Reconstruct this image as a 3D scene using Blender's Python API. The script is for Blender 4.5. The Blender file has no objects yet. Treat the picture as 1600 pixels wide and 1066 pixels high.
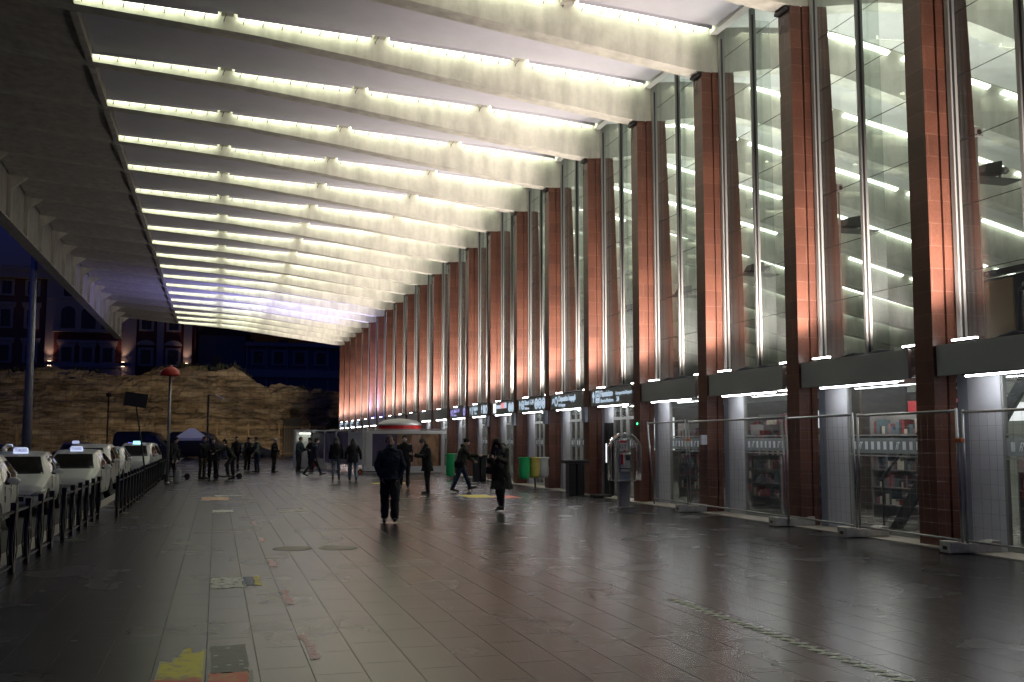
import bpy, bmesh, math, random
from mathutils import Vector, Matrix
R = math.radians
random.seed(7)
sc = bpy.context.scene
COL = sc.collection

# ------------------------------------------------------------ camera
EYE = 1.65
PITCH, YAW = R(5.4286), R(15.943)
cam_data = bpy.data.cameras.new("Camera")
cam = bpy.data.objects.new("Camera", cam_data)
COL.objects.link(cam)
cam.location = (0, 0, EYE)
cam.rotation_euler = (R(90) + PITCH, 0, -YAW)
cam_data.sensor_width = 36
cam_data.lens = 1610 / 1600 * 36
cam_data.clip_start = 0.1
cam_data.clip_end = 2000
sc.camera = cam

# ------------------------------------------------------------ dusk sky
W = bpy.data.worlds.new("World")
sc.world = W
W.use_nodes = True
wn = W.node_tree.nodes
wl = W.node_tree.links
sky = wn.new('ShaderNodeTexSky')
sky.sky_type = 'NISHITA'
sky.sun_disc = False
sky.sun_elevation = R(-2.0)
sky.sun_rotation = R(200)
sky.altitude = 50
tint = wn.new('ShaderNodeMix'); tint.data_type = 'RGBA'; tint.blend_type = 'MULTIPLY'; tint.inputs[0].default_value = 1.0
tint.inputs[7].default_value = (0.20, 0.34, 2.0, 1)
wl.new(sky.outputs[0], tint.inputs[6]); wl.new(tint.outputs[2], wn['Background'].inputs[0])
wn['Background'].inputs[1].default_value = 0.15

# ------------------------------------------------------------ render / exposure
sc.view_settings.view_transform = 'Standard'
sc.view_settings.look = 'None'
sc.view_settings.gamma = 1
sc.view_settings.use_curve_mapping = False
sc.view_settings.exposure = 0.0
sc.cycles.use_denoising = True
sc.cycles.max_bounces = 7
sc.cycles.diffuse_bounces = 3
sc.cycles.glossy_bounces = 3
sc.cycles.transparent_max_bounces = 24
sc.cycles.sample_clamp_indirect = 4
sc.cycles.caustics_reflective = False
sc.cycles.caustics_refractive = False

# brightness of the place's lamps, and of the added beam-face fill
L_FACE = 0.5       # added glowing surfaces, turned from view, that brighten the beam faces
L_STRIP = 7.0       # fluorescent strips over the canopy
L_UPW = 1100.0      # beam of each up-light (watts)
L_HALL = 4.5        # the same inside the hall
L_UP = 30.0         # up-lights on the fascia
L_UNDER = 34.0       # tubes under the fascia
L_PROJ = 900.0       # projectors behind the glass, aimed at the hall ceiling
L_FLOOD = 700.0     # sodium floods at the old wall (watts)

# ============================================================ materials
MATS = {}
def nt(name):
    m = bpy.data.materials.new(name)
    m.use_nodes = True
    n, l = m.node_tree.nodes, m.node_tree.links
    return m, n, l, n['Principled BSDF']

def mat(name, col, rough=0.6, metal=0.0, noise=0.0, nscale=6.0, bump=0.0, bscale=40.0, spec=0.5, coat=0.0, alpha=1.0, stretch=(1, 1, 1)):
    if name in MATS: return MATS[name]
    m, n, l, p = nt(name)
    p.inputs['Base Color'].default_value = (*col, 1)
    p.inputs['Roughness'].default_value = rough
    p.inputs['Metallic'].default_value = metal
    p.inputs['Specular IOR Level'].default_value = spec
    p.inputs['Coat Weight'].default_value = coat
    p.inputs['Coat Roughness'].default_value = 0.06
    tc = n.new('ShaderNodeTexCoord')
    mp = n.new('ShaderNodeMapping'); mp.inputs['Scale'].default_value = stretch
    l.new(tc.outputs['Object'], mp.inputs[0])
    if noise > 0:
        t = n.new('ShaderNodeTexNoise'); t.inputs['Scale'].default_value = nscale; t.inputs['Detail'].default_value = 6
        t.inputs['Roughness'].default_value = 0.65
        l.new(mp.outputs[0], t.inputs['Vector'])
        cr = n.new('ShaderNodeMapRange')
        cr.inputs[1].default_value = 0.3; cr.inputs[2].default_value = 0.7
        cr.inputs[3].default_value = 1 - noise; cr.inputs[4].default_value = 1 + noise * 0.5
        l.new(t.outputs[0], cr.inputs[0])
        mx = n.new('ShaderNodeVectorMath'); mx.operation = 'SCALE'
        mx.inputs[0].default_value = col
        l.new(cr.outputs[0], mx.inputs['Scale'])
        l.new(mx.outputs[0], p.inputs['Base Color'])
        rr = n.new('ShaderNodeMapRange'); rr.inputs[3].default_value = rough * 0.85; rr.inputs[4].default_value = min(1, rough * 1.15)
        l.new(t.outputs[0], rr.inputs[0]); l.new(rr.outputs[0], p.inputs['Roughness'])
    if bump > 0:
        t2 = n.new('ShaderNodeTexNoise'); t2.inputs['Scale'].default_value = bscale; t2.inputs['Detail'].default_value = 4
        l.new(mp.outputs[0], t2.inputs['Vector'])
        b = n.new('ShaderNodeBump'); b.inputs['Strength'].default_value = bump; b.inputs['Distance'].default_value = 0.01
        l.new(t2.outputs[0], b.inputs['Height']); l.new(b.outputs[0], p.inputs['Normal'])
    MATS[name] = m
    return m

def emit(name, col, strength, base=(0.8, 0.8, 0.8)):
    if name in MATS: return MATS[name]
    m, n, l, p = nt(name)
    p.inputs['Base Color'].default_value = (*base, 1)
    p.inputs['Emission Color'].default_value = (*col, 1)
    p.inputs['Emission Strength'].default_value = strength
    MATS[name] = m
    return m

def glass(name, tint=(0.9, 0.95, 0.92), rough=0.0, refl=1.0, milky=0.0, ior=1.5):
    if name in MATS: return MATS[name]
    m = bpy.data.materials.new(name); m.use_nodes = True
    n, l = m.node_tree.nodes, m.node_tree.links
    n.remove(n['Principled BSDF'])
    out = n['Material Output']
    tr = n.new('ShaderNodeBsdfTransparent'); tr.inputs[0].default_value = (*tint, 1)
    gl = n.new('ShaderNodeBsdfGlossy'); gl.inputs['Roughness'].default_value = rough
    gl.inputs[0].default_value = (refl, refl, refl, 1)
    lw = n.new('ShaderNodeLayerWeight'); lw.inputs[0].default_value = 0.5
    pw = n.new('ShaderNodeMath'); pw.operation = 'POWER'; pw.inputs[1].default_value = 5.0; l.new(lw.outputs['Facing'], pw.inputs[0])
    fr = n.new('ShaderNodeMath'); fr.operation = 'MULTIPLY_ADD'; fr.inputs[1].default_value = 0.92; fr.inputs[2].default_value = 0.045; l.new(pw.outputs[0], fr.inputs[0])
    mx = n.new('ShaderNodeMixShader')
    l.new(fr.outputs[0], mx.inputs[0]); l.new(tr.outputs[0], mx.inputs[1]); l.new(gl.outputs[0], mx.inputs[2])
    last = mx
    if milky > 0:
        df = n.new('ShaderNodeBsdfDiffuse'); df.inputs[0].default_value = (0.7, 0.74, 0.74, 1)
        m2 = n.new('ShaderNodeMixShader'); m2.inputs[0].default_value = milky
        l.new(mx.outputs[0], m2.inputs[1]); l.new(df.outputs[0], m2.inputs[2]); last = m2
    l.new(last.outputs[0], out.inputs[0])
    MATS[name] = m
    return m

# --- plaza paving: long stone tiles laid along the facade, worn and polished
def paving():
    m, n, l, p = nt('paving_stone')
    tc = n.new('ShaderNodeTexCoord')
    sx = n.new('ShaderNodeSeparateXYZ'); l.new(tc.outputs['Object'], sx.inputs[0])
    ax = n.new('ShaderNodeMath'); ax.operation = 'ADD'; ax.inputs[1].default_value = 0.03 + 36.5
    l.new(sx.outputs[0], ax.inputs[0])
    cb = n.new('ShaderNodeCombineXYZ'); l.new(sx.outputs[1], cb.inputs[0]); l.new(ax.outputs[0], cb.inputs[1])
    br = n.new('ShaderNodeTexBrick')
    br.inputs['Scale'].default_value = 1.0
    br.inputs['Brick Width'].default_value = 0.78
    br.inputs['Row Height'].default_value = 0.365
    br.inputs['Mortar Size'].default_value = 0.0035
    br.inputs['Mortar Smooth'].default_value = 0.2
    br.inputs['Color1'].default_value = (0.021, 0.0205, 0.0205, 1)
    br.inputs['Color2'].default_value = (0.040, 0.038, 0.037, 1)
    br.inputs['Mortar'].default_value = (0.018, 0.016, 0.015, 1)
    br.offset = 0.37
    l.new(cb.outputs[0], br.inputs['Vector'])
    no = n.new('ShaderNodeTexNoise'); no.inputs['Scale'].default_value = 1.3; no.inputs['Detail'].default_value = 8; no.inputs['Roughness'].default_value = 0.7
    l.new(tc.outputs['Object'], no.inputs['Vector'])
    n2 = n.new('ShaderNodeTexNoise'); n2.inputs['Scale'].default_value = 60; n2.inputs['Detail'].default_value = 5
    l.new(tc.outputs['Object'], n2.inputs['Vector'])
    mr = n.new('ShaderNodeMapRange'); mr.inputs[1].default_value = 0.3; mr.inputs[2].default_value = 0.7; mr.inputs[3].default_value = 0.8; mr.inputs[4].default_value = 1.15
    l.new(no.outputs[0], mr.inputs[0])
    mr2 = n.new('ShaderNodeMapRange'); mr2.inputs[1].default_value = 0.3; mr2.inputs[2].default_value = 0.7; mr2.inputs[3].default_value = 0.8; mr2.inputs[4].default_value = 1.15
    l.new(n2.outputs[0], mr2.inputs[0])
    mu = n.new('ShaderNodeMath'); mu.operation = 'MULTIPLY'; l.new(mr.outputs[0], mu.inputs[0]); l.new(mr2.outputs[0], mu.inputs[1])
    # wide expansion joints on two courses
    def joint(x0, w):
        s = n.new('ShaderNodeMath'); s.operation = 'SUBTRACT'; s.inputs[1].default_value = x0; l.new(sx.outputs[0], s.inputs[0])
        a = n.new('ShaderNodeMath'); a.operation = 'ABSOLUTE'; l.new(s.outputs[0], a.inputs[0])
        g = n.new('ShaderNodeMath'); g.operation = 'GREATER_THAN'; g.inputs[1].default_value = w; l.new(a.outputs[0], g.inputs[0])
        return g
    j1, j2 = joint(-0.03, 0.007), joint(0.70, 0.007)
    jm = n.new('ShaderNodeMath'); jm.operation = 'MULTIPLY'; l.new(j1.outputs[0], jm.inputs[0]); l.new(j2.outputs[0], jm.inputs[1])
    jr = n.new('ShaderNodeMapRange'); jr.inputs[3].default_value = 0.15; l.new(jm.outputs[0], jr.inputs[0])
    m3 = n.new('ShaderNodeMath'); m3.operation = 'MULTIPLY'; l.new(mu.outputs[0], m3.inputs[0]); l.new(jr.outputs[0], m3.inputs[1])
    # small dark blotches
    vo = n.new('ShaderNodeTexVoronoi'); vo.inputs['Scale'].default_value = 1.6; vo.inputs['Randomness'].default_value = 1
    l.new(tc.outputs['Object'], vo.inputs['Vector'])
    vn = n.new('ShaderNodeMath'); vn.operation = 'MULTIPLY_ADD'; vn.inputs[1].default_value = -0.02; l.new(n2.outputs[0], vn.inputs[0]); l.new(vo.outputs['Distance'], vn.inputs[2])
    vr = n.new('ShaderNodeMapRange'); vr.inputs[1].default_value = 0.0; vr.inputs[2].default_value = 0.018; vr.inputs[3].default_value = 0.93; vr.inputs[4].default_value = 1.0
    l.new(vn.outputs[0], vr.inputs[0])
    m4 = n.new('ShaderNodeMath'); m4.operation = 'MULTIPLY'; l.new(m3.outputs[0], m4.inputs[0]); l.new(vr.outputs[0], m4.inputs[1])
    sc_ = n.new('ShaderNodeVectorMath'); sc_.operation = 'SCALE'; l.new(br.outputs[0], sc_.inputs[0]); l.new(m4.outputs[0], sc_.inputs['Scale'])
    l.new(sc_.outputs[0], p.inputs['Base Color'])
    n4 = n.new('ShaderNodeTexNoise'); n4.inputs['Scale'].default_value = 0.9; n4.inputs['Detail'].default_value = 5; n4.inputs['Distortion'].default_value = 0.2
    l.new(cb.outputs[0], n4.inputs['Vector'])
    ro = n.new('ShaderNodeMapRange'); ro.inputs[1].default_value = 0.3; ro.inputs[2].default_value = 0.7; ro.inputs[3].default_value = 0.255; ro.inputs[4].default_value = 0.28
    l.new(n4.outputs[0], ro.inputs[0])
    ro2 = n.new('ShaderNodeMath'); ro2.operation = 'MULTIPLY_ADD'; ro2.inputs[1].default_value = 0.3; l.new(br.outputs['Fac'], ro2.inputs[0]); l.new(ro.outputs[0], ro2.inputs[2])
    l.new(ro2.outputs[0], p.inputs['Roughness'])
    bh = n.new('ShaderNodeMath'); bh.operation = 'MULTIPLY_ADD'; bh.inputs[1].default_value = -1.0
    l.new(br.outputs['Fac'], bh.inputs[0]); l.new(n2.outputs[0], bh.inputs[2])
    b = n.new('ShaderNodeBump'); b.inputs['Strength'].default_value = 0.10; b.inputs['Distance'].default_value = 0.003
    l.new(bh.outputs[0], b.inputs['Height']); l.new(b.outputs[0], p.inputs['Normal'])
    p.inputs['Specular IOR Level'].default_value = 0.36
    return m

# --- red stone tiles of the piers
def pier_stone():
    m, n, l, p = nt('red_pier_tiles')
    tc = n.new('ShaderNodeTexCoord')
    sx = n.new('ShaderNodeSeparateXYZ'); l.new(tc.outputs['Object'], sx.inputs[0])
    a = n.new('ShaderNodeMath'); a.operation = 'ADD'; l.new(sx.outputs[0], a.inputs[0]); l.new(sx.outputs[1], a.inputs[1])
    cb = n.new('ShaderNodeCombineXYZ'); l.new(a.outputs[0], cb.inputs[0]); l.new(sx.outputs[2], cb.inputs[1])
    br = n.new('ShaderNodeTexBrick')
    br.inputs['Scale'].default_value = 1.0
    br.inputs['Brick Width'].default_value = 0.9
    br.inputs['Row Height'].default_value = 0.36
    br.inputs['Mortar Size'].default_value = 0.0045
    br.inputs['Color1'].default_value = (0.175, 0.070, 0.044, 1)
    br.inputs['Color2'].default_value = (0.128, 0.050, 0.033, 1)
    br.inputs['Mortar'].default_value = (0.25, 0.13, 0.09, 1)
    br.offset = 0.5
    l.new(cb.outputs[0], br.inputs['Vector'])
    no = n.new('ShaderNodeTexNoise'); no.inputs['Scale'].default_value = 30; no.inputs['Detail'].default_value = 6; no.inputs['Roughness'].default_value = 0.7
    l.new(tc.outputs['Object'], no.inputs['Vector'])
    n3 = n.new('ShaderNodeTexNoise'); n3.inputs['Scale'].default_value = 1.2; n3.inputs['Detail'].default_value = 4
    l.new(tc.outputs['Object'], n3.inputs['Vector'])
    mr = n.new('ShaderNodeMapRange'); mr.inputs[1].default_value = 0.3; mr.inputs[2].default_value = 0.7; mr.inputs[3].default_value = 0.7; mr.inputs[4].default_value = 1.2
    l.new(no.outputs[0], mr.inputs[0])
    mr3 = n.new('ShaderNodeMapRange'); mr3.inputs[1].default_value = 0.3; mr3.inputs[2].default_value = 0.7; mr3.inputs[3].default_value = 0.75; mr3.inputs[4].default_value = 1.15
    l.new(n3.outputs[0], mr3.inputs[0])
    mu = n.new('ShaderNodeMath'); mu.operation = 'MULTIPLY'; l.new(mr.outputs[0], mu.inputs[0]); l.new(mr3.outputs[0], mu.inputs[1])
    s = n.new('ShaderNodeVectorMath'); s.operation = 'SCALE'; l.new(br.outputs[0], s.inputs[0]); l.new(mu.outputs[0], s.inputs['Scale'])
    l.new(s.outputs[0], p.inputs['Base Color'])
    p.inputs['Roughness'].default_value = 0.42
    b = n.new('ShaderNodeBump'); b.inputs['Strength'].default_value = 0.25; b.inputs['Distance'].default_value = 0.004; b.invert = True
    l.new(br.outputs['Fac'], b.inputs['Height']); l.new(b.outputs[0], p.inputs['Normal'])
    return m

# --- board-marked, streaked cream concrete
def concrete(name, col, streak=0.22):
    m, n, l, p = nt(name)
    tc = n.new('ShaderNodeTexCoord')
    no = n.new('ShaderNodeTexNoise'); no.inputs['Scale'].default_value = 1.6; no.inputs['Detail'].default_value = 9; no.inputs['Roughness'].default_value = 0.72
    l.new(tc.outputs['Object'], no.inputs['Vector'])
    mp = n.new('ShaderNodeMapping'); mp.inputs['Scale'].default_value = (2.2, 2.2, 0.5); l.new(tc.outputs['Object'], mp.inputs[0])
    n2 = n.new('ShaderNodeTexNoise'); n2.inputs['Scale'].default_value = 1.5; n2.inputs['Detail'].default_value = 6; l.new(mp.outputs[0], n2.inputs['Vector'])
    r1 = n.new('ShaderNodeMapRange'); r1.inputs[1].default_value = 0.3; r1.inputs[2].default_value = 0.7; r1.inputs[3].default_value = 0.8; r1.inputs[4].default_value = 1.08
    r2 = n.new('ShaderNodeMapRange'); r2.inputs[1].default_value = 0.28; r2.inputs[2].default_value = 0.6; r2.inputs[3].default_value = 1 - streak; r2.inputs[4].default_value = 1.04
    l.new(no.outputs[0], r1.inputs[0]); l.new(n2.outputs[0], r2.inputs[0])
    mu = n.new('ShaderNodeMath'); mu.operation = 'MULTIPLY'; l.new(r1.outputs[0], mu.inputs[0]); l.new(r2.outputs[0], mu.inputs[1])
    s = n.new('ShaderNodeVectorMath'); s.operation = 'SCALE'; s.inputs[0].default_value = col; l.new(mu.outputs[0], s.inputs['Scale'])
    l.new(s.outputs[0], p.inputs['Base Color'])
    p.inputs['Roughness'].default_value = 0.85
    n5 = n.new('ShaderNodeTexNoise'); n5.inputs['Scale'].default_value = 35; n5.inputs['Detail'].default_value = 5; l.new(tc.outputs['Object'], n5.inputs['Vector'])
    b = n.new('ShaderNodeBump'); b.inputs['Strength'].default_value = 0.35; b.inputs['Distance'].default_value = 0.01
    l.new(n5.outputs[0], b.inputs['Height']); l.new(b.outputs[0], p.inputs['Normal'])
    return m

# --- tufa blocks of the ancient wall
def tufa():
    m, n, l, p = nt('tufa_blocks')
    tc = n.new('ShaderNodeTexCoord')
    sx = n.new('ShaderNodeSeparateXYZ'); l.new(tc.outputs['Object'], sx.inputs[0])
    dn = n.new('ShaderNodeTexNoise'); dn.inputs['Scale'].default_value = 0.9; dn.inputs['Detail'].default_value = 4; l.new(tc.outputs['Object'], dn.inputs['Vector'])
    az = n.new('ShaderNodeMath'); az.operation = 'MULTIPLY_ADD'; az.inputs[1].default_value = 0.35; l.new(dn.outputs[0], az.inputs[0]); l.new(sx.outputs[2], az.inputs[2])
    ax = n.new('ShaderNodeMath'); ax.operation = 'MULTIPLY_ADD'; ax.inputs[1].default_value = 0.5; l.new(dn.outputs[0], ax.inputs[0]); l.new(sx.outputs[0], ax.inputs[2])
    cb = n.new('ShaderNodeCombineXYZ'); l.new(ax.outputs[0], cb.inputs[0]); l.new(az.outputs[0], cb.inputs[1])
    br = n.new('ShaderNodeTexBrick'); br.inputs['Scale'].default_value = 1.0; br.inputs['Brick Width'].default_value = 1.15; br.inputs['Row Height'].default_value = 0.56
    br.inputs['Mortar Size'].default_value = 0.02; br.inputs['Mortar Smooth'].default_value = 1.0
    br.inputs['Color1'].default_value = (0.42, 0.345, 0.225, 1); br.inputs['Color2'].default_value = (0.27, 0.20, 0.115, 1); br.inputs['Mortar'].default_value = (0.15, 0.11, 0.065, 1)
    l.new(cb.outputs[0], br.inputs['Vector'])
    mp = n.new('ShaderNodeMapping'); mp.inputs['Scale'].default_value = (0.22, 0.22, 1.0); l.new(tc.outputs['Object'], mp.inputs[0])
    no = n.new('ShaderNodeTexNoise'); no.inputs['Scale'].default_value = 1.5; no.inputs['Detail'].default_value = 9; no.inputs['Roughness'].default_value = 0.75; no.inputs['Distortion'].default_value = 0.6
    l.new(mp.outputs[0], no.inputs['Vector'])
    cr = n.new('ShaderNodeMapRange'); cr.inputs[1].default_value = 0.40; cr.inputs[2].default_value = 0.58; cr.inputs[3].default_value = 0.25; cr.inputs[4].default_value = 1.05
    l.new(no.outputs[0], cr.inputs[0])
    s = n.new('ShaderNodeVectorMath'); s.operation = 'SCALE'; l.new(br.outputs[0], s.inputs[0]); l.new(cr.outputs[0], s.inputs['Scale'])
    l.new(s.outputs[0], p.inputs['Base Color']); p.inputs['Roughness'].default_value = 0.95
    n2 = n.new('ShaderNodeTexNoise'); n2.inputs['Scale'].default_value = 3.0; n2.inputs['Detail'].default_value = 8; l.new(tc.outputs['Object'], n2.inputs['Vector'])
    mb = n.new('ShaderNodeMath'); mb.operation = 'SUBTRACT'; l.new(n2.outputs[0], mb.inputs[0]); l.new(br.outputs['Fac'], mb.inputs[1])
    b = n.new('ShaderNodeBump'); b.inputs['Strength'].default_value = 0.9; b.inputs['Distance'].default_value = 0.06
    l.new(mb.outputs[0], b.inputs['Height']); l.new(b.outputs[0], p.inputs['Normal'])
    return m

M_pave = paving(); M_pier = pier_stone(); M_tufa = tufa()
M_conc = concrete('cream_concrete', (0.68, 0.67, 0.58))
M_slab = concrete('grey_concrete', (0.58, 0.55, 0.50), 0.25)
M_canvas = mat('canvas_panel', (0.66, 0.66, 0.72), 0.7, noise=0.06, nscale=2, bump=0.1, bscale=3)
M_alu = mat('pale_aluminium', (0.36, 0.36, 0.345), 0.5, 0.0, noise=0.05)
M_alud = mat('dark_seal', (0.03, 0.03, 0.03), 0.5)
M_clad = mat('grey_cladding', (0.78, 0.79, 0.84), 0.4, 0.15, noise=0.06, nscale=3)
M_cladb = mat('blue_grey_cladding', (0.40, 0.44, 0.52), 0.4, 0.1)
M_fascia = mat('charcoal_fascia', (0.42, 0.44, 0.43), 0.45, noise=0.05, nscale=2)
M_black = mat('black_metal', (0.012, 0.012, 0.012), 0.4, noise=0.3, nscale=8)
M_steel = mat('galvanised_steel', (0.34, 0.35, 0.35), 0.35, 0.8, noise=0.2, nscale=10)
M_glassU = glass('facade_glass', (0.94, 0.955, 0.945), 0.0, 1.0, milky=0.03)
M_glassF = glass('green_glass_fin', (0.90, 0.93, 0.91), 0.0, 1.0, milky=0.12)
M_glassS = glass('shop_glass', (0.92, 0.94, 0.93), milky=0.03)
M_band = glass('frosted_band', (0.6, 0.68, 0.68), 0.1, 1.0, milky=0.32)
M_mark = mat('white_vinyl', (0.78, 0.80, 0.84), 0.5)
M_sill = mat('pale_stone', (0.42, 0.39, 0.33), 0.5, noise=0.2, nscale=3)
M_whitep = mat('white_paint', (0.75, 0.75, 0.73), 0.45, noise=0.08, nscale=4)
M_asph = mat('asphalt', (0.05, 0.05, 0.052), 0.75, noise=0.35, nscale=3, bump=0.4, bscale=60)
M_concf = mat('concrete_foot', (0.5, 0.49, 0.45), 0.85, noise=0.3, nscale=12, bump=0.3, bscale=50)
M_face = emit('beam_fill_glow', (0.95, 1.0, 0.80), L_FACE)
M_strip = emit('fluorescent_diffuser', (0.93, 1.0, 0.74), L_STRIP)
M_stripH = emit('hall_fluorescent_diffuser', (0.90, 1.0, 0.84), L_HALL)
M_up = emit('uplight_lens', (1.0, 0.93, 0.90), L_UP)
M_upb = emit('blue_uplight_lens', (0.35, 0.38, 1.0), L_UP * 1.3)
M_under = emit('underlight_tube', (0.95, 0.97, 1.0), L_UNDER)

# ============================================================ mesh helpers
class MB:
    def __init__(s): s.v = []; s.f = []; s.m = []
    def add(s, vs, fs, mi=0):
        b = len(s.v); s.v += [tuple(v) for v in vs]; s.f += [tuple(i + b for i in f) for f in fs]; s.m += [mi] * len(fs); return s
    def box(s, x0, y0, z0, x1, y1, z1, mi=0):
        if x0 > x1: x0, x1 = x1, x0
        if y0 > y1: y0, y1 = y1, y0
        if z0 > z1: z0, z1 = z1, z0
        vs = [(x0, y0, z0), (x1, y0, z0), (x1, y1, z0), (x0, y1, z0), (x0, y0, z1), (x1, y0, z1), (x1, y1, z1), (x0, y1, z1)]
        return s.add(vs, [(0, 3, 2, 1), (4, 5, 6, 7), (0, 1, 5, 4), (1, 2, 6, 5), (2, 3, 7, 6), (3, 0, 4, 7)], mi)
    def hexa(s, lo, hi, mi=0):
        """two quads (4 corners each, same winding) joined"""
        return s.add(list(lo) + list(hi), [(3, 2, 1, 0), (4, 5, 6, 7), (0, 1, 5, 4), (1, 2, 6, 5), (2, 3, 7, 6), (3, 0, 4, 7)], mi)
    def tube(s, pts, r, n=8, mi=0, caps=True):
        pts = [Vector(p) for p in pts]; rs = r if isinstance(r, (list, tuple)) else [r] * len(pts)
        rings = []
        for i, p in enumerate(pts):
            d = (pts[min(i + 1, len(pts) - 1)] - pts[max(i - 1, 0)])
            d = d.normalized() if d.length > 1e-9 else Vector((0, 0, 1))
            a = Vector((0, 0, 1)) if abs(d.z) < 0.9 else Vector((1, 0, 0))
            u = d.cross(a).normalized(); w = d.cross(u).normalized()
            rings.append([p + (u * math.cos(t) + w * math.sin(t)) * rs[i] for t in [2 * math.pi * k / n for k in range(n)]])
        vs = [v for rg in rings for v in rg]
        fs = []
        for i in range(len(pts) - 1):
            for k in range(n):
                a, b = i * n + k, i * n + (k + 1) % n
                fs.append((a, b, b + n, a + n))
        if caps:
            fs.append(tuple(range(n - 1, -1, -1))); fs.append(tuple((len(pts) - 1) * n + k for k in range(n)))
        return s.add(vs, fs, mi)
    def rings(s, rg, n=16, mi=0):
        """rg: list of (centre, rx, ry) ; elliptic rings in the XY plane, closed ends"""
        vs = []
        for c, rx, ry in rg:
            for k in range(n):
                t = 2 * math.pi * k / n; vs.append((c[0] + rx * math.cos(t), c[1] + ry * math.sin(t), c[2]))
        fs = []
        for i in range(len(rg) - 1):
            for k in range(n):
                a, b = i * n + k, i * n + (k + 1) % n
                fs.append((a, b, b + n, a + n))
        fs.append(tuple(range(n - 1, -1, -1))); fs.append(tuple((len(rg) - 1) * n + k for k in range(n)))
        return s.add(vs, fs, mi)
    def ell(s, c, r, n=12, m=8, mi=0, rot=None):
        if not isinstance(r, (list, tuple)): r = (r, r, r)
        vs = [];fs = []
        for i in range(m + 1):
            ph = math.pi * i / m
            for k in range(n):
                t = 2 * math.pi * k / n
                v = Vector((r[0] * math.sin(ph) * math.cos(t), r[1] * math.sin(ph) * math.sin(t), -r[2] * math.cos(ph)))
                if rot is not None: v = rot @ v
                vs.append(Vector(c) + v)
        for i in range(m):
            for k in range(n):
                a, b = i * n + k, i * n + (k + 1) % n
                fs.append((a, b, b + n, a + n))
        return s.add(vs, fs, mi)
    def cap(s, p0, p1, r0, r1, n=10, mi=0):
        p0, p1 = Vector(p0), Vector(p1); d = (p1 - p0)
        L = d.length; d = d / L if L > 1e-9 else Vector((0, 0, 1))
        pts = []; rs = []
        for t in (-1, -0.85, -0.5): pts.append(p0 + d * r0 * t); rs.append(max(1e-4, r0 * math.sqrt(max(0, 1 - t * t))))
        pts.append(p0); rs.append(r0); pts.append(p1); rs.append(r1)
        for t in (0.5, 0.85, 1): pts.append(p1 + d * r1 * t); rs.append(max(1e-4, r1 * math.sqrt(max(0, 1 - t * t))))
        # constant frame
        a = Vector((0, 0, 1)) if abs(d.z) < 0.9 else Vector((1, 0, 0))
        u = d.cross(a).normalized(); w = d.cross(u).normalized()
        vs = [p + (u * math.cos(2 * math.pi * k / n) + w * math.sin(2 * math.pi * k / n)) * r for p, r in zip(pts, rs) for k in range(n)]
        fs = []
        for i in range(len(pts) - 1):
            for k in range(n):
                A, B = i * n + k, i * n + (k + 1) % n
                fs.append((A, B, B + n, A + n))
        fs.append(tuple(range(n - 1, -1, -1))); fs.append(tuple((len(pts) - 1) * n + k for k in range(n)))
        return s.add(vs, fs, mi)
    def prism(s, poly, axis, a, b, mi=0):
        """poly: 2D points; axis 'x': poly=(y,z); 'y': poly=(x,z); 'z': poly=(x,y)"""
        def P(p, t):
            return {'x': (t, p[0], p[1]), 'y': (p[0], t, p[1]), 'z': (p[0], p[1], t)}[axis]
        n = len(poly)
        vs = [P(p, a) for p in poly] + [P(p, b) for p in poly]
        fs = [tuple(range(n - 1, -1, -1)), tuple(range(n, 2 * n))] + [(k, (k + 1) % n, n + (k + 1) % n, n + k) for k in range(n)]
        return s.add(vs, fs, mi)
    def mesh(s, name, mats, smooth=False):
        me = bpy.data.meshes.new(name)
        me.from_pydata(s.v, [], s.f)
        for m in (mats if isinstance(mats, (list, tuple)) else [mats]): me.materials.append(m)
        for p, mi in zip(me.polygons, s.m):
            p.material_index = mi; p.use_smooth = smooth
        bm = bmesh.new(); bm.from_mesh(me); bmesh.ops.recalc_face_normals(bm, faces=bm.faces); bm.to_mesh(me); bm.free()
        return me
    def build(s, name, mats, parent=None, world=False, smooth=False, bevel=0.0):
        o = bpy.data.objects.new(name, s.mesh(name, mats, smooth)); COL.objects.link(o)
        if parent is not None:
            o.parent = parent
            if world:
                q = parent; off = Vector((0, 0, 0))
                while q is not None: off += q.location; q = q.parent
                o.location = -off
        if bevel > 0:
            b = o.modifiers.new('bevel', 'BEVEL'); b.width = bevel; b.segments = 2; b.limit_method = 'ANGLE'; b.harden_normals = False
        return o

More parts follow.
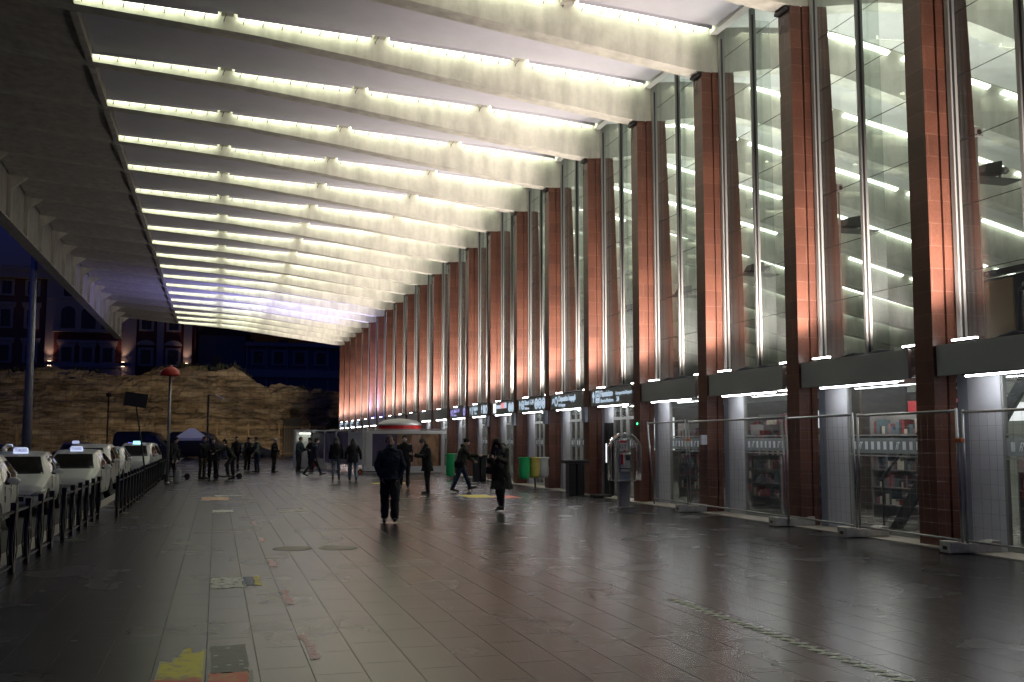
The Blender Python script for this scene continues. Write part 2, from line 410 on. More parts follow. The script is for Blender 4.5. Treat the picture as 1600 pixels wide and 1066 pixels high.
def tag(o, label=None, cat=None, group=None, kind=None):
    if label: o['label'] = label
    if cat: o['category'] = cat
    if group: o['group'] = group
    if kind: o['kind'] = kind
    return o
def empty(name, loc=(0, 0, 0), rz=0.0, label=None, cat=None, group=None):
    o = bpy.data.objects.new(name, None); COL.objects.link(o)
    o.location = loc; o.rotation_euler = (0, 0, rz); o.empty_display_size = 0.2
    return tag(o, label, cat, group)
def copy_tree(o, parent=None):
    c = o.copy(); COL.objects.link(c)
    if parent is not None: c.parent = parent
    for ch in list(o.children): copy_tree(ch, c)
    return c
def text(s, size, mt, parent, loc, rot, name='lettering', sx=1.0, depth=0.004, bold=0.0, align='LEFT'):
    cu = bpy.data.curves.new('t', 'FONT'); cu.body = s; cu.size = size; cu.extrude = depth; cu.offset = bold; cu.align_x = align
    t = bpy.data.objects.new('t', cu); COL.objects.link(t)
    dg = bpy.context.evaluated_depsgraph_get(); dg.update()
    me = bpy.data.meshes.new_from_object(t.evaluated_get(dg)); bpy.data.objects.remove(t); bpy.data.curves.remove(cu)
    me.name = name; me.materials.clear(); me.materials.append(mt)
    o = bpy.data.objects.new(name, me); COL.objects.link(o); o.parent = parent
    o.location = loc; o.rotation_euler = rot; o.scale = (sx, 1, 1)
    return o
def lerp(tab, x):
    if x <= tab[0][0]: return tab[0][1]
    for (a, u), (b, v) in zip(tab, tab[1:]):
        if x <= b:
            t = (x - a) / (b - a);             return u + (v - u) * t
    return tab[-1][1]
ORD = ['first', 'second', 'third', 'fourth', 'fifth', 'sixth', 'seventh', 'eighth', 'ninth', 'tenth', 'eleventh', 'twelfth', 'thirteenth', 'fourteenth', 'fifteenth',
       'sixteenth', 'seventeenth', 'eighteenth', 'nineteenth', 'twentieth', 'twenty-first', 'twenty-second', 'twenty-third', 'twenty-fourth', 'twenty-fifth', 'twenty-sixth']

# ============================================================ THE SETTING
FY, SP, NP_ = 13.56, 3.87, 21
def YK(k): return FY + SP * k
def sheet(name, x0, y0, x1, y1, z, m, z0=None):
    b = MB(); b.box(x0, y0, z if z0 is None else z0, x1, y1, z + (0.0 if z0 is not None else 0.0))
    return b
g = MB(); g.add([(-900, -200, -0.16), (900, -200, -0.16), (900, 1500, -0.16), (-900, 1500, -0.16)], [(0, 1, 2, 3)])
tag(g.build('road', M_asph), kind='structure')
# the plaza is a slab one kerb step above the taxi road
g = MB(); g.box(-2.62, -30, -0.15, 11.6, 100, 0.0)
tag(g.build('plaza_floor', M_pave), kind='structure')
g = MB(); g.box(-2.92, -30, -0.155, -2.62, 100, 0.004)
tag(g.build('kerb', M_sill), kind='structure')
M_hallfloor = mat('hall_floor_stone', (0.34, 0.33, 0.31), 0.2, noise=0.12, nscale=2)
g = MB(); g.box(11.6, -20, -0.15, 40, 96, 0.01)
tag(g.build('hall_floor', M_hallfloor), kind='structure')

# ---------------------------------------------------------------- station
station = empty('station_building', (11.2, 50, 0), 0, 'station hall of tall red stone piers and glass under a ribbed concrete canopy', 'building')
def S(b, name, m, **kw): return b.build(name, m, station, world=True, **kw)

ZB = [(-8.3, 12.22), (-3.6, 11.80), (-1.3, 11.63), (0.7, 11.47), (3.2, 11.18), (6.0, 10.81), (8.0, 10.55), (10.7, 10.20), (11.6, 10.28), (12.6, 10.50), (13.8, 10.58), (15, 10.35), (17.5, 9.75), (20, 9.2), (22, 8.75), (25, 8.0), (28, 7.3), (32, 6.5), (36, 5.9)]
ZT = [(-8.3, 12.34), (-3.6, 11.93), (-0.4, 11.81), (3.7, 11.62), (6, 11.50), (9, 11.32), (11.2, 11.14), (12.4, 11.3), (13.8, 11.42), (15, 11.25), (17.5, 10.75), (20, 10.25), (22, 9.8), (25, 9.05), (28, 8.3), (32, 7.5), (36, 6.9)]
zb = lambda x: lerp(ZB, x)
zt = lambda x: lerp(ZT, x)
BT = 0.46
def xs(a, b, n): return [a + (b - a) * i / n for i in range(n + 1)]
def beam(xx, y0, th, lo, hi):
    b = MB()
    for x in xx:
        b.v += [(x, y0, lo(x)), (x, y0 + th, lo(x)), (x, y0 + th, hi(x)), (x, y0, hi(x))]
    for i in range(len(xx) - 1):
        for k in range(4):
            A, B = i * 4 + k, i * 4 + (k + 1) % 4
            b.f.append((A, B, B + 4, A + 4)); b.m.append(0)
    b.f.append((3, 2, 1, 0)); b.m.append(0)
    q = (len(xx) - 1) * 4; b.f.append((q, q + 1, q + 2, q + 3)); b.m.append(0)
    return b
KA, KB = -4, 21
for k in range(KA, KB + 1):
    y = YK(k)
    xx = xs(-8.3, 12, 34) + (xs(12, 36, 30)[1:] if k <= 13 else [])
    S(beam(xx, y, BT, zb, lambda x: zt(x) + (0.02 if x < -3.6 else 0.22)), 'canopy_beam', M_conc)
M_rib = concrete('rib_concrete', (0.5, 0.48, 0.43))
ribx = (0.0, 3.7, 7.35)
for k in range(KA, KB):
    y0, y1 = YK(k) + BT, YK(k + 1)
    # canvas between the beams, short of the next beam so the light strip shows
    for (a, b_, nm) in ((-3.42, 10.92, 'canvas_panel'),):
        n_ = 24; b = MB(); rnd = random.Random(k)
        cols = xs(a, b_, n_)
        rows = [0, 0.06, 0.35, 0.65, 0.94, 1]
        for x in cols:
            for r_ in rows:
                yy = y0 + 0.003 + (y1 - 0.265 - y0) * r_
                sag = -0.045 * math.sin(math.pi * r_) + rnd.uniform(-0.006, 0.006)
                b.v.append((x, yy, zt(x) + 0.07 + sag + (0.05 if r_ == 0 else 0)))
        for i in range(n_):
            for j in range(len(rows) - 1):
                A = i * len(rows) + j; b.f.append((A, A + 1, A + len(rows) + 1, A + len(rows))); b.m.append(0)
        S(b, nm, M_canvas, smooth=True)
    # plain slab on the street side of the canopy
    b = MB()
    for x in xs(-8.25, -3.5, 6):
        for r_, dz in ((0, 0.02), (0.12, 0.06), (0.5, 0.09), (0.88, 0.04), (1, -0.03)):
            b.v.append((x, y0 + 0.003 + (y1 - y0 - 0.006) * r_, zb(x) + 0.03 + dz))
    for i in range(6):
        for j in range(4):
            A = i * 5 + j; b.f.append((A, A + 1, A + 6, A + 5)); b.m.append(0)
    e = len(b.v)
    S(b, 'canopy_slab', M_slab, smooth=True)
    b = MB(); b.box(-3.62, y0 + 0.004, 11.78, -3.46, y1 - 0.004, 12.16)
    S(b, 'slab_edge', M_slab)
    b = MB(); b.box(10.92, y0 + 0.004, zt(11) - 0.03, 11.10, y1 - 0.02, zt(11) + 0.16)
    S(b, 'canvas_batten', M_whitep)
    for x in ribx:
        b = MB()
        b.prism([(y0 + 0.004, zt(x) + 0.14), (y1 - 0.27, zt(x) + 0.14), (y1 - 0.27, zt(x) + (0.0 if k < 2 else 0.09)), (y1 - 0.004, zt(x) + (0.0 if k < 2 else 0.09)), (y1 - 0.004, zt(x) + 0.40), (y0 + 0.004, zt(x) + 0.40)], 'x', x - 0.15, x + 0.15)
        S(b, 'cross_rib', M_rib)
    if k <= 13:   # hall ceiling panels
        b = MB(); c_ = xs(11.12, 36, 26)
        for x in c_:
            for yy in (y0 + 0.003, y1 - 0.26): b.v.append((x, yy, zt(x) + 0.08))
        for i in range(len(c_) - 1):
            A = i * 2; b.f.append((A, A + 1, A + 3, A + 2)); b.m.append(0)
        S(b, 'hall_ceiling_panel', M_whitep)
# roof deck over everything
b = MB(); c_ = xs(-8.35, 36, 40)
for x in c_:
    for yy in (YK(KA), YK(KB) + BT): b.v.append((x, yy, zt(x) + (0.46 if x > -3.6 else 0.22)))
for i in range(len(c_) - 1):
    A = i * 2; b.f.append((A, A + 1, A + 3, A + 2)); b.m.append(0)
S(b, 'roof', M_rib)
# edge beam with brackets
YE0, YE1 = YK(KA), YK(KB) + BT
b = MB(); b.box(-8.46, YE0, 10.42, -8.34, YE1, 12.55); b.box(-8.70, YE0, 10.34, -8.16, YE1, 10.418); b.box(-8.60, YE0, 12.30, -8.464, YE1, 12.60)
S(b, 'edge_beam', M_slab)
for k in range(KA, KB + 1):
    y = YK(k) + 0.1; b = MB()
    b.prism([(-8.336, 10.42), (-8.18, 10.42), (-8.16, 11.7), (-7.6, 12.13), (-7.6, 12.20), (-8.336, 12.22)], 'y', y, y + 0.14)
    S(b, 'bracket', M_conc)

# ---------------------------------------------------------------- light strips along the beams
def segs(x0, x1, cuts, gap):
    out = []; a = x0
    for c in cuts: out.append((a, c - gap)); a = c + gap
    out.append((a, x1)); return out
M_hook = mat('hook_wire', (0.03, 0.03, 0.03), 0.5)
for k in range(KA + 1, KB + 1):
    y = YK(k)
    place = ('over the top of the picture' if k < 2 else '%s beam counted back from the far end of the canopy' % ORD[KB - k])
    lb = 'glowing strip light, %s row counted from the far end of the canopy' % ORD[KB - k]
    t = empty('strip_light', (4, y, 11.6), 0, lb, 'ceiling light', 'fluorescent strips along the canopy beams')
    for i, (a, e_) in enumerate(segs(-3.52, 10.86, ribx, 0.22)):
        b = MB()
        for x in xs(a, e_, 6):
            z = zt(x)
            b.v += [(x, y - 0.17, z + 0.09), (x, y - 0.02, z + 0.075), (x, y - 0.02, z + 0.10), (x, y - 0.17, z + 0.12)]
        for q in range(6):
            for c in range(4):
                A, B = q * 4 + c, q * 4 + (c + 1) % 4
                b.f.append((A, B, B + 4, A + 4)); b.m.append(0)
        b.f.append((3, 2, 1, 0)); b.f.append((24, 25, 26, 27)); b.m += [0, 0]
        b.build('diffuser', M_strip, t, world=True)
        b = MB()
        for x in xs(a, e_, 6):
            z = zt(x); b.v += [(x, y - 0.262, z - 0.01), (x, y - 0.244, z - 0.01), (x, y - 0.244, z + 0.30), (x, y - 0.262, z + 0.30)]
        for q in range(6):
            for c in range(4):
                A, B = q * 4 + c, q * 4 + (c + 1) % 4
                b.f.append((A, B, B + 4, A + 4)); b.m.append(1 if c == 1 else 0)
        b.f.append((3, 2, 1, 0)); b.f.append((24, 25, 26, 27)); b.m += [0, 0]
        b.build('side_fill_glow', [M_canvas, M_face], t, world=True)  # added fill: only the side towards the beam glows, hidden from the camera
    if 2 <= k <= 8:
        b = MB()
        x = -3.3
        while x < 10.8:
            z = zt(x)
            b.tube([(x + 0.05, y - 0.19, z + 0.06), (x, y - 0.03, z - 0.005), (x - 0.005, y - 0.008, z - 0.06)], 0.010, 4)
            x += 0.46
        b.build('fixing_hooks', M_hook, t, world=True)
    # end stop
    b = MB(); b.box(-3.60, y - 0.10, 11.84, -3.54, y - 0.02, 12.02); b.build('end_cap', M_whitep, t, world=True)
for k in range(0, 13):
    y = YK(k)
    t = empty('hall_strip_light', (20, y, 10), 0, 'row of ceiling tubes seen through the hall glass, %s from the near end' % ORD[k], 'ceiling light', 'fluorescent strips inside the hall')
    a = 13.2 + (0.9 if k % 2 else 0)
    while a < 33:
        b = MB(); x0, x1 = a, a + 2.55
        for x in xs(x0, x1, 4):
            z = zt(x)
            b.v += [(x, y - 0.16, z + 0.06), (x, y - 0.025, z + 0.02), (x, y - 0.025, z + 0.06), (x, y - 0.16, z + 0.10)]
        for q in range(4):
            for c in range(4):
                A, B = q * 4 + c, q * 4 + (c + 1) % 4
                b.f.append((A, B, B + 4, A + 4)); b.m.append(0)
        b.f.append((3, 2, 1, 0)); b.f.append((16, 17, 18, 19)); b.m += [0, 0]
        b.build('diffuser', M_stripH, t, world=True)
        a += 2.95

# ---------------------------------------------------------------- piers
for k in range(-1, NP_ + 1):
    y = YK(k); b = MB()
    # main shaft: tapered towards the hall; leans out a touch at the foot
    gx, gw, gd = 10.93, 0.045, 0.05
    def sec(z, xin, y0):
        return [(10.70, y0, z), (gx, y0, z), (gx, y0 + gd, z), (gx + gw, y0 + gd, z), (gx + gw, y0, z), (xin, y0, z), (xin, y0 + 0.44, z), (10.70, y0 + 0.44, z)]
    levels = [(0.0, 11.10, y + 0.06), (2.6, 11.10, y + 0.02), (2.62, 11.68, y + 0.02), (5.0, 11.67, y), (7.8, 11.61, y), (10.30, 11.53, y)]
    for z, xin, y0 in levels:
        for v in sec(z, xin, y0):
            zz = v[2]
            if z > 10: zz = zb(v[0]) - 0.005
            b.v.append((v[0], v[1], zz))
    for i in range(len(levels) - 1):
        for q in range(8):
            A, B = i * 8 + q, i * 8 + (q + 1) % 8
            b.f.append((A, B, B + 8, A + 8)); b.m.append(0)
    b.f.append(tuple(range(7, -1, -1))); b.m.append(0)
    b.f.append(tuple(range((len(levels) - 1) * 8, len(levels) * 8))); b.m.append(0)
    S(b, 'pier', M_pier)
    # metal cap with a wire loop at the head, street side
    b = MB(); b.box(10.62, y + 0.03, zb(10.7) - 0.06, 10.695, y + 0.46, zb(10.6) - 0.008)
    b.tube([(10.69, y + 0.05, 10.1), (10.60, y + 0.06, 10.0), (10.66, y + 0.30, 9.72), (10.69, y + 0.3, 9.9)], 0.012, 5)
    S(b, 'pier_cap', M_alud)

# ---------------------------------------------------------------- glazing above the fascia
GX = 11.24
for k in range(0, NP_ + 1):
    ya, yb_ = YK(k - 1) + 0.44, YK(k)          # clear bay
    ym = YK(k) - 1.55
    for (a, e_) in ((ya + 0.03, ym - 0.035), (ym + 0.035, yb_ - 0.09)):
        b = MB(); b.box(GX, a, 3.10, GX + 0.012, e_, 11.3)
        gp = S(b, 'glass_pane', M_glassU)
        b = MB()
        for i in range(9):
            z = 3.2 + 1.052 * i
            if z > 3.3: b.box(GX - 0.004, a, z, GX - 0.001, e_, z + 0.012)
        b.build('glass_joint', M_alud, gp, world=True)
    for (yy, w) in ((yb_ - 0.085, 0.09), (ym, 0.07)):
        b = MB(); b.box(GX - 0.13, yy - w / 2, 3.10, GX - 0.006, yy + w / 2, zt(11.2) + 0.1)
        mu = S(b, 'mullion', M_alu)
        b = MB(); b.box(GX - 0.10, yy - w / 2 - 0.008, 3.15, GX - 0.06, yy - w / 2 - 0.001, 11.0); b.build('seal', M_alud, mu, world=True)
    b = MB(); b.box(GX + 0.02, ym - 0.008, 3.15, GX + 0.36, ym + 0.008, 10.9)
    S(b, 'glass_fin', M_glassF)

# ---------------------------------------------------------------- fascia, shopfronts
M_ceil_in = mat('shop_soffit', (0.30, 0.30, 0.30), 0.7)
def logo(b, x, y, z, s):
    """slanted two-stroke operator mark on the band, drawn towards -y"""
    for (a0, a1, z0, z1) in ((0.0, 0.16, 0.0, 1.0), (0.34, 0.50, 0.0, 0.45), (0.34, 0.50, 0.55, 1.0), (0.16, 0.34, 0.84, 1.0), (0.5, 0.66, 0.84, 1.0), (0.16, 0.34, 0.42, 0.56)):
        pts = [(y - (a + 0.35 * zz) * s, z + zz * s) for a, zz in ((a0, z0), (a1, z0), (a1, z1), (a0, z1))]
        b.add([(x, p[0], p[1]) for p in pts], [(0, 1, 2, 3)])
for k in range(0, NP_ + 1):
    ya, yb_ = YK(k - 1) + 0.46, YK(k)
    y1 = yb_ - 0.01; y0 = ya + 0.22
    b = MB(); b.box(10.735, y0, 2.62, 10.80, y1, 3.10); b.box(10.80, y0 + 0.01, 3.02, 11.22, y1 - 0.002, 3.085); b.box(10.80, y0 + 0.01, 2.70, 11.22, y1 - 0.002, 2.74)
    fs = S(b, 'fascia', M_fascia, bevel=0.004)
    # open access flaps on top
    if k <= 12:
        b = MB()
        for yy in (yb_ - 1.25, yb_ - 2.05):
            b.hexa([(10.76, yy, 3.105), (11.08, yy, 3.105), (11.08, yy - 0.34, 3.16), (10.76, yy - 0.34, 3.16)], [(10.76, yy, 3.115), (11.08, yy, 3.115), (11.08, yy - 0.34, 3.17), (10.76, yy - 0.34, 3.17)])
        b.build('access_flap', M_cladb, fs, world=True)
    # shopfront
    SX = 11.13
    b = MB(); b.box(SX - 0.03, yb_ - 0.92, 0.02, SX + 0.05, yb_ - 0.23, 2.70)
    sf = S(b, 'cladding_panel', M_clad)
    b = MB(); b.box(SX - 0.026, yb_ - 0.226, 0.02, SX + 0.05, yb_ - 0.0, 2.70); b.build('return_panel', M_cladb, sf, world=True)
    b = MB()
    b.box(SX - 0.025, yb_ - 0.97, 0.02, SX + 0.04, yb_ - 0.925, 2.70)
    b.box(SX - 0.02, ya - 0.4, 2.66, SX + 0.04, yb_ - 0.97, 2.71); b.box(SX - 0.02, ya - 0.4, 0.02, SX + 0.04, yb_ - 0.97, 0.10)
    if k in (4, 5, 6, 7, 8, 9, 10):    # glazed doors
        for yy in (yb_ - 1.5, yb_ - 1.95, yb_ - 2.05, yb_ - 2.6): b.box(SX - 0.03, yy, 0.10, SX + 0.03, yy + 0.05, 2.66)
        b.box(SX - 0.03, yb_ - 2.6, 2.2, SX + 0.03, yb_ - 0.97, 2.28)
    else:
        b.box(SX - 0.018, ya - 0.4, 1.70, SX + 0.03, yb_ - 0.97, 1.725); b.box(SX - 0.018, ya - 0.4, 1.345, SX + 0.03, yb_ - 0.97, 1.37)
    S(b, 'shopfront_frame', M_alu)
    b = MB(); b.box(SX, ya - 0.4, 0.10, SX + 0.01, yb_ - 0.97, 2.66)
    gp = S(b, 'shop_window', M_glassS)
    b = MB(); b.box(SX - 0.006, ya - 0.4, 1.40, SX - 0.003, yb_ - 0.975, 1.67); b.build('frosted_band', M_band, gp, world=True)
    if k <= 9:
        b = MB(); yy = yb_ - 1.06; i = 0
        while yy > ya - 0.3:
            if i % 6 == 1: logo(b, SX - 0.009, yy + 0.02, 1.47, 0.13)
            else: b.add([(SX - 0.009, yy, 1.465), (SX - 0.009, yy - 0.085, 1.465), (SX - 0.009, yy - 0.085, 1.605), (SX - 0.009, yy, 1.605)], [(0, 1, 2, 3)])
            yy -= 0.175; i += 1
        b.build('band_markings', M_mark, gp, world=True)
    # tubes and uplights
    far = k > 9
    nm = 'the %s bay from the right edge' % ORD[k]
    t = empty('fascia_tube_light', (10.76, yb_ - 1.8, 2.59), 0, 'white tube light under the fascia, %s' % nm, 'tube light', 'tube lights under the fascia')
    b = MB(); b.box(10.745, yb_ - 2.85, 2.575, 10.785, yb_ - 0.62, 2.598); b.build('diffuser', M_under, t, world=True)
    if not far:
        b = MB(); b.box(10.74, yb_ - 2.9, 2.600, 10.82, yb_ - 0.55, 2.617); b.build('housing', M_black, t, world=True)
    for which, (p0, p1) in (('left', (yb_ - 0.72, yb_ - 0.22)), ('right', (ya + 0.52, ya + 0.12))):
        if which == 'right' and k == 0: pass
        me = M_upb if k in (15, 16) else M_up
        t = empty('uplight', (10.9, (p0 + p1) / 2, 3.12), 0, 'short uplight bar on the fascia, %s end of %s' % (which, nm), 'uplight', 'uplight bars on top of the fascia')
        ld = bpy.data.lights.new('uplight_beam', 'SPOT'); ld.energy = L_UPW * (11.0 if k in (15, 16) and which == 'left' else 1.0) * (0.62 if which == 'left' else 2.0); ld.color = (0.36, 0.33, 1.0) if k in (15, 16) and which == 'left' else (1.0, 0.86, 0.78); ld.spot_size = R(84 if which == 'left' else 78); ld.spot_blend = 1.0; ld.shadow_soft_size = 0.12
        lo = bpy.data.objects.new('uplight_beam', ld); COL.objects.link(lo); lo.parent = t; lo.location = (0.0, 0, 0.10); lo.rotation_euler = (R(180 - (6 if which == 'left' else 50)), R(-34 if k in (15, 16) and which == 'left' else -13), 0)
        b = MB(); b.box(10.855, p0, 3.150, 10.925, p1, 3.175); b.build('lens', me, t, world=True)
        b = MB(); b.box(10.85, p0 - 0.01 * (1 if p1 > p0 else -1), 3.105, 10.93, p1, 3.147); b.build('housing', M_black, t, world=True)
# soffit over the shop strip + threshold
b = MB(); b.box(11.27, -4, 2.86, 15.0, YK(NP_) - 0.05, 2.98); S(b, 'shop_soffit', M_ceil_in)
b = MB(); b.box(10.52, -4, 0.0, 11.16, YK(NP_) + 0.6, 0.018); S(b, 'threshold', M_sill)
b = MB(); b.box(11.1, YK(NP_) + 0.45, 0, 36, YK(NP_) + 0.7, 11.0); S(b, 'end_wall', M_whitep)
b = MB(); b.box(35.6, -20, 0, 36.0, YK(NP_) + 0.4, 8.0); S(b, 'hall_back_wall', M_whitep)
b = MB(); b.box(11.3, -20, 0, 36.0, -19.7, 11.0); S(b, 'hall_near_wall', M_whitep)

# ============================================================ inside the hall, seen through the glass
M_redshop = mat('dark_red_board', (0.16, 0.012, 0.018), 0.45)
M_redb = mat('red_board', (0.45, 0.02, 0.04), 0.45)
M_brownw = mat('brown_partition', (0.045, 0.028, 0.022), 0.6)
M_tan = mat('tan_board', (0.34, 0.23, 0.12), 0.7, noise=0.1)
M_yel = mat('yellow_board', (0.75, 0.62, 0.03), 0.5)
M_greyc = mat('grey_curtain', (0.22, 0.21, 0.21), 0.8)
M_blueb = mat('blue_goods', (0.02, 0.07, 0.22), 0.6)
M_lamp_in = emit('shop_ceiling_panel', (1.0, 0.97, 0.92), 12.0)
M_led = emit('amber_led', (1.0, 0.38, 0.02), 5.0)
M_ledb = emit('violet_led', (0.25, 0.12, 1.0), 1.6)

def board(name, label, cat, x, y0, y1, z0, z1, m, th=0.06):
    b = MB(); b.box(x, y0, z0, x + th, y1, z1)
    return tag(b.build(name, m), label, cat)
# shop back partitions, bay by bay
board('partition', 'dark brown partition inside the glass behind the yellow poster', 'partition', 14.6, 19.5, 21.5, 0.01, 2.85, M_brownw)
board('partition', 'dark partition wall closing the shops behind the doors, left of the phone stand', 'partition', 17.2, 20.0, 60, 0.01, 2.85, M_brownw)
board('display_board', 'dark red board above and behind the counter at the right edge of the picture', 'board', 12.0, 10.4, 12.45, 0.01, 2.8, M_redshop)
board('display_board', 'red board behind the glass to the left of the blue goods rack', 'board', 12.1, 19.9, 20.5, 0.1, 2.2, M_redb)
board('display_board', 'dark red low board behind the glass next to the leftmost fence panel', 'board', 12.0, 23.2, 24.3, 0.1, 1.9, M_redshop)
board('display_board', 'tan board standing behind the glass near the staircase', 'board', 12.6, 18.3, 18.9, 1.7, 2.8, M_tan)
board('display_board', 'tall brown panel behind the glass between the blue rack and the cream column', 'board', 12.0, 18.1, 18.8, 0.1, 2.8, M_brownw)
board('curtain', 'grey pleated curtain hanging behind the shop glass beside the staircase', 'curtain', 11.8, 14.1, 15.2, 0.1, 1.42, M_greyc)
b = MB(); b.prism([(19.35 + 0.45 * math.cos(R(a)), 1.70 + 0.45 * math.sin(R(a))) for a in range(0, 91, 10)] + [(19.35, 1.70)], 'x', 12.2, 12.22)
tag(b.build('poster', M_yel), 'yellow quarter-round poster behind the glass above the blue rack', 'poster')

def shelf_rack(x, y0, y1, z1, n, label, cols, seed):
    r = random.Random(seed)
    t = empty('shelf_rack', (x, (y0 + y1) / 2, 0.01), 0, label, 'shelves')
    f = MB()
    for yy in (y0, y1 - 0.03): f.box(x, yy, 0.012, x + 0.4, yy + 0.03, z1)
    f.box(x + 0.37, y0 + 0.03, 0.02, x + 0.398, y1 - 0.03, z1)
    f.build('frame', M_greyc, t, world=True)
    for i in range(n):
        z = 0.25 + (z1 - 0.35) * i / n
        s = MB(); s.box(x + 0.003, y0 + 0.031, z, x + 0.36, y1 - 0.031, z + 0.025); s.build('shelf', M_greyc, t, world=True)
        gq = MB(); yy = y0 + 0.05; slots = []
        while yy < y1 - 0.12:
            w = r.uniform(0.05, 0.12); h = r.uniform(0.08, (z1 - 0.35) / n - 0.06)
            gq.box(x + 0.04, yy, z + 0.027, x + 0.3, yy + w, z + 0.027 + h, r.randrange(len(cols))); yy += w + 0.008
        gq.build('goods', cols, t, world=True)
    return t
CG = [mat('goods_red', (0.30, 0.03, 0.035), 0.5), mat('goods_cream', (0.6, 0.55, 0.45), 0.5), mat('goods_pink', (0.30, 0.14, 0.16), 0.5), mat('goods_dark', (0.04, 0.04, 0.06), 0.5), mat('goods_teal', (0.10, 0.15, 0.18), 0.5)]
shelf_rack(12.3, 19.1, 19.8, 1.75, 6, 'rack of small blue packets behind the shop glass', [M_blueb, M_blueb, CG[4]], 1)
shelf_rack(12.9, 15.6, 17.0, 1.6, 4, 'rack of books and pink and cream goods behind the staircase', CG, 2)
shelf_rack(12.2, 12.6, 13.6, 1.5, 4, 'rack of magazines behind the jacket at the right edge', CG, 3)
shelf_rack(13.8, 12.0, 14.0, 2.3, 4, 'tall rack of red and white goods at the back right of the shop', CG, 4)

shelf_rack(13.6, 17.6, 19.4, 2.2, 5, 'rack of small cream and red boxes deep behind the staircase glass', CG, 5)
shelf_rack(12.7, 21.6, 23.0, 2.0, 5, 'rack of teal and cream goods behind the fourth bay glass', CG, 6)
shelf_rack(13.9, 23.4, 25.4, 2.3, 6, 'long rack of mixed boxes behind the fourth bay glass', CG, 7)
shelf_rack(12.9, 26.2, 27.6, 2.1, 5, 'rack of pink and dark goods behind the bay beside the telephone', CG, 8)
M_litw = emit('lit_white_panel', (0.95, 0.97, 1.0), 0.9)
M_litr = emit('lit_red_panel', (0.9, 0.03, 0.05), 0.5)
for (x, y0, y1, z0, z1, m, lb) in ((13.2, 20.2, 20.9, 1.9, 2.3, M_litw, 'small lit white panel high behind the yellow poster'), (14.6, 26.0, 27.6, 1.9, 2.3, M_litw, 'lit white menu strip high behind the fourth bay'), (12.5, 24.6, 25.3, 1.2, 2.6, M_litr, 'glowing red panel behind the leaning fence panel'), (15.0, 18.4, 20.6, 1.7, 2.5, M_litr, 'glowing red sign deep behind the staircase'), (14.8, 15.2, 17.0, 2.0, 2.35, M_litw, 'lit white strip sign deep in the right-hand shop'), (13.2, 28.6, 30.4, 1.3, 2.3, M_litw, 'lit white panel behind the glass doors')):
    board('light_box', lb, 'light box', x, y0, y1, z0, z1, m)
# staircase seen through the third bay
t = empty('staircase', (12.3, 15.9, 0.01), 0, 'dark metal staircase with open pale treads behind the glass', 'staircase')
b = MB()
for xx in (12.0, 12.95):
    b.hexa([(xx, 16.6, 0.02), (xx + 0.06, 16.6, 0.02), (xx + 0.06, 16.3, 0.02), (xx, 16.3, 0.02)], [(xx, 14.2, 2.82), (xx + 0.06, 14.2, 2.82), (xx + 0.06, 13.9, 2.82), (xx, 13.9, 2.82)])
b.build('stringer', M_black, t, world=True)
b = MB()
for i in range(13): b.box(12.06, 16.45 - i * 0.185, 0.2 + i * 0.2, 12.95, 16.68 - i * 0.185, 0.225 + i * 0.2)
b.build('treads', M_steel, t, world=True)
b = MB(); b.tube([(11.95, 16.7, 0.95), (11.95, 14.3, 2.8)], 0.025, 6); b.tube([(11.95, 16.7, 0.02), (11.95, 16.7, 0.95)], 0.02, 6); b.tube([(11.95, 15.5, 1.2), (11.95, 15.5, 1.88)], 0.02, 6)
b.build('handrail', M_black, t, world=True)
# red jacket on a stand
t = empty('clothes_stand', (12.1, 13.05, 0.01), 0, 'clothes stand with a red jacket on a hanger behind the glass', 'clothes stand')
b = MB(); b.tube([(12.1, 13.05, 0.01), (12.1, 13.05, 1.42)], 0.012, 6); b.rings([((12.1, 13.05, 0.012), 0.2, 0.2), ((12.1, 13.05, 0.03), 0.2, 0.2)], 12); b.tube([(12.1, 12.8, 1.32), (12.1, 13.05, 1.38), (12.1, 13.3, 1.32)], 0.01, 5)
b.build('stand', M_steel, t, world=True)
b = MB(); b.rings([((12.1, 13.05, z), rx, ry) for z, rx, ry in ((0.55, 0.10, 0.17), (0.8, 0.10, 0.165), (1.05, 0.10, 0.16), (1.25, 0.10, 0.20), (1.33, 0.06, 0.16), (1.37, 0.05, 0.05))], 14)
b.cap((12.1, 12.84, 1.28), (12.08, 12.78, 0.75), 0.055, 0.045); b.cap((12.1, 13.26, 1.28), (12.08, 13.32, 0.75), 0.055, 0.045)
b.build('jacket', mat('red_jacket', (0.45, 0.02, 0.03), 0.8), t, world=True, smooth=True)
# amber LED sign
t = empty('led_sign', (12.6, 13.0, 1.9), 0, 'small amber dot-matrix sign glowing inside the right-hand shop', 'sign')
b = MB(); b.prism([(12.55, 1.83), (13.45, 1.83), (12.55, 2.45)], 'x', 12.605, 12.63); b.build('panel', M_black, t, world=True)
b = MB(); rr = random.Random(3)
for i in range(22):
    for j in range(15):
        y = 12.60 + i * 0.04; z = 1.86 + j * 0.04
        if (z - 1.83) < 0.6 * (1 - (y - 12.55) / 0.9) and (j < 2 or (i // 2 + j // 3) % 2 == 0 or rr.random() < 0.25 or (z - 1.83) > 0.6 * (1 - (y - 12.55) / 0.9) - 0.05):
            b.box(12.592, y, z, 12.603, y + 0.024, z + 0.024)
b.build('dots', M_led, t, world=True)
text('B A', 0.16, M_ledb, t, (12.63 - 0.7, 12.3, 2.2), (R(90), 0, R(-90)), 'lettering')
t.children[-1].location = (-0.62, -0.60, 0.33)
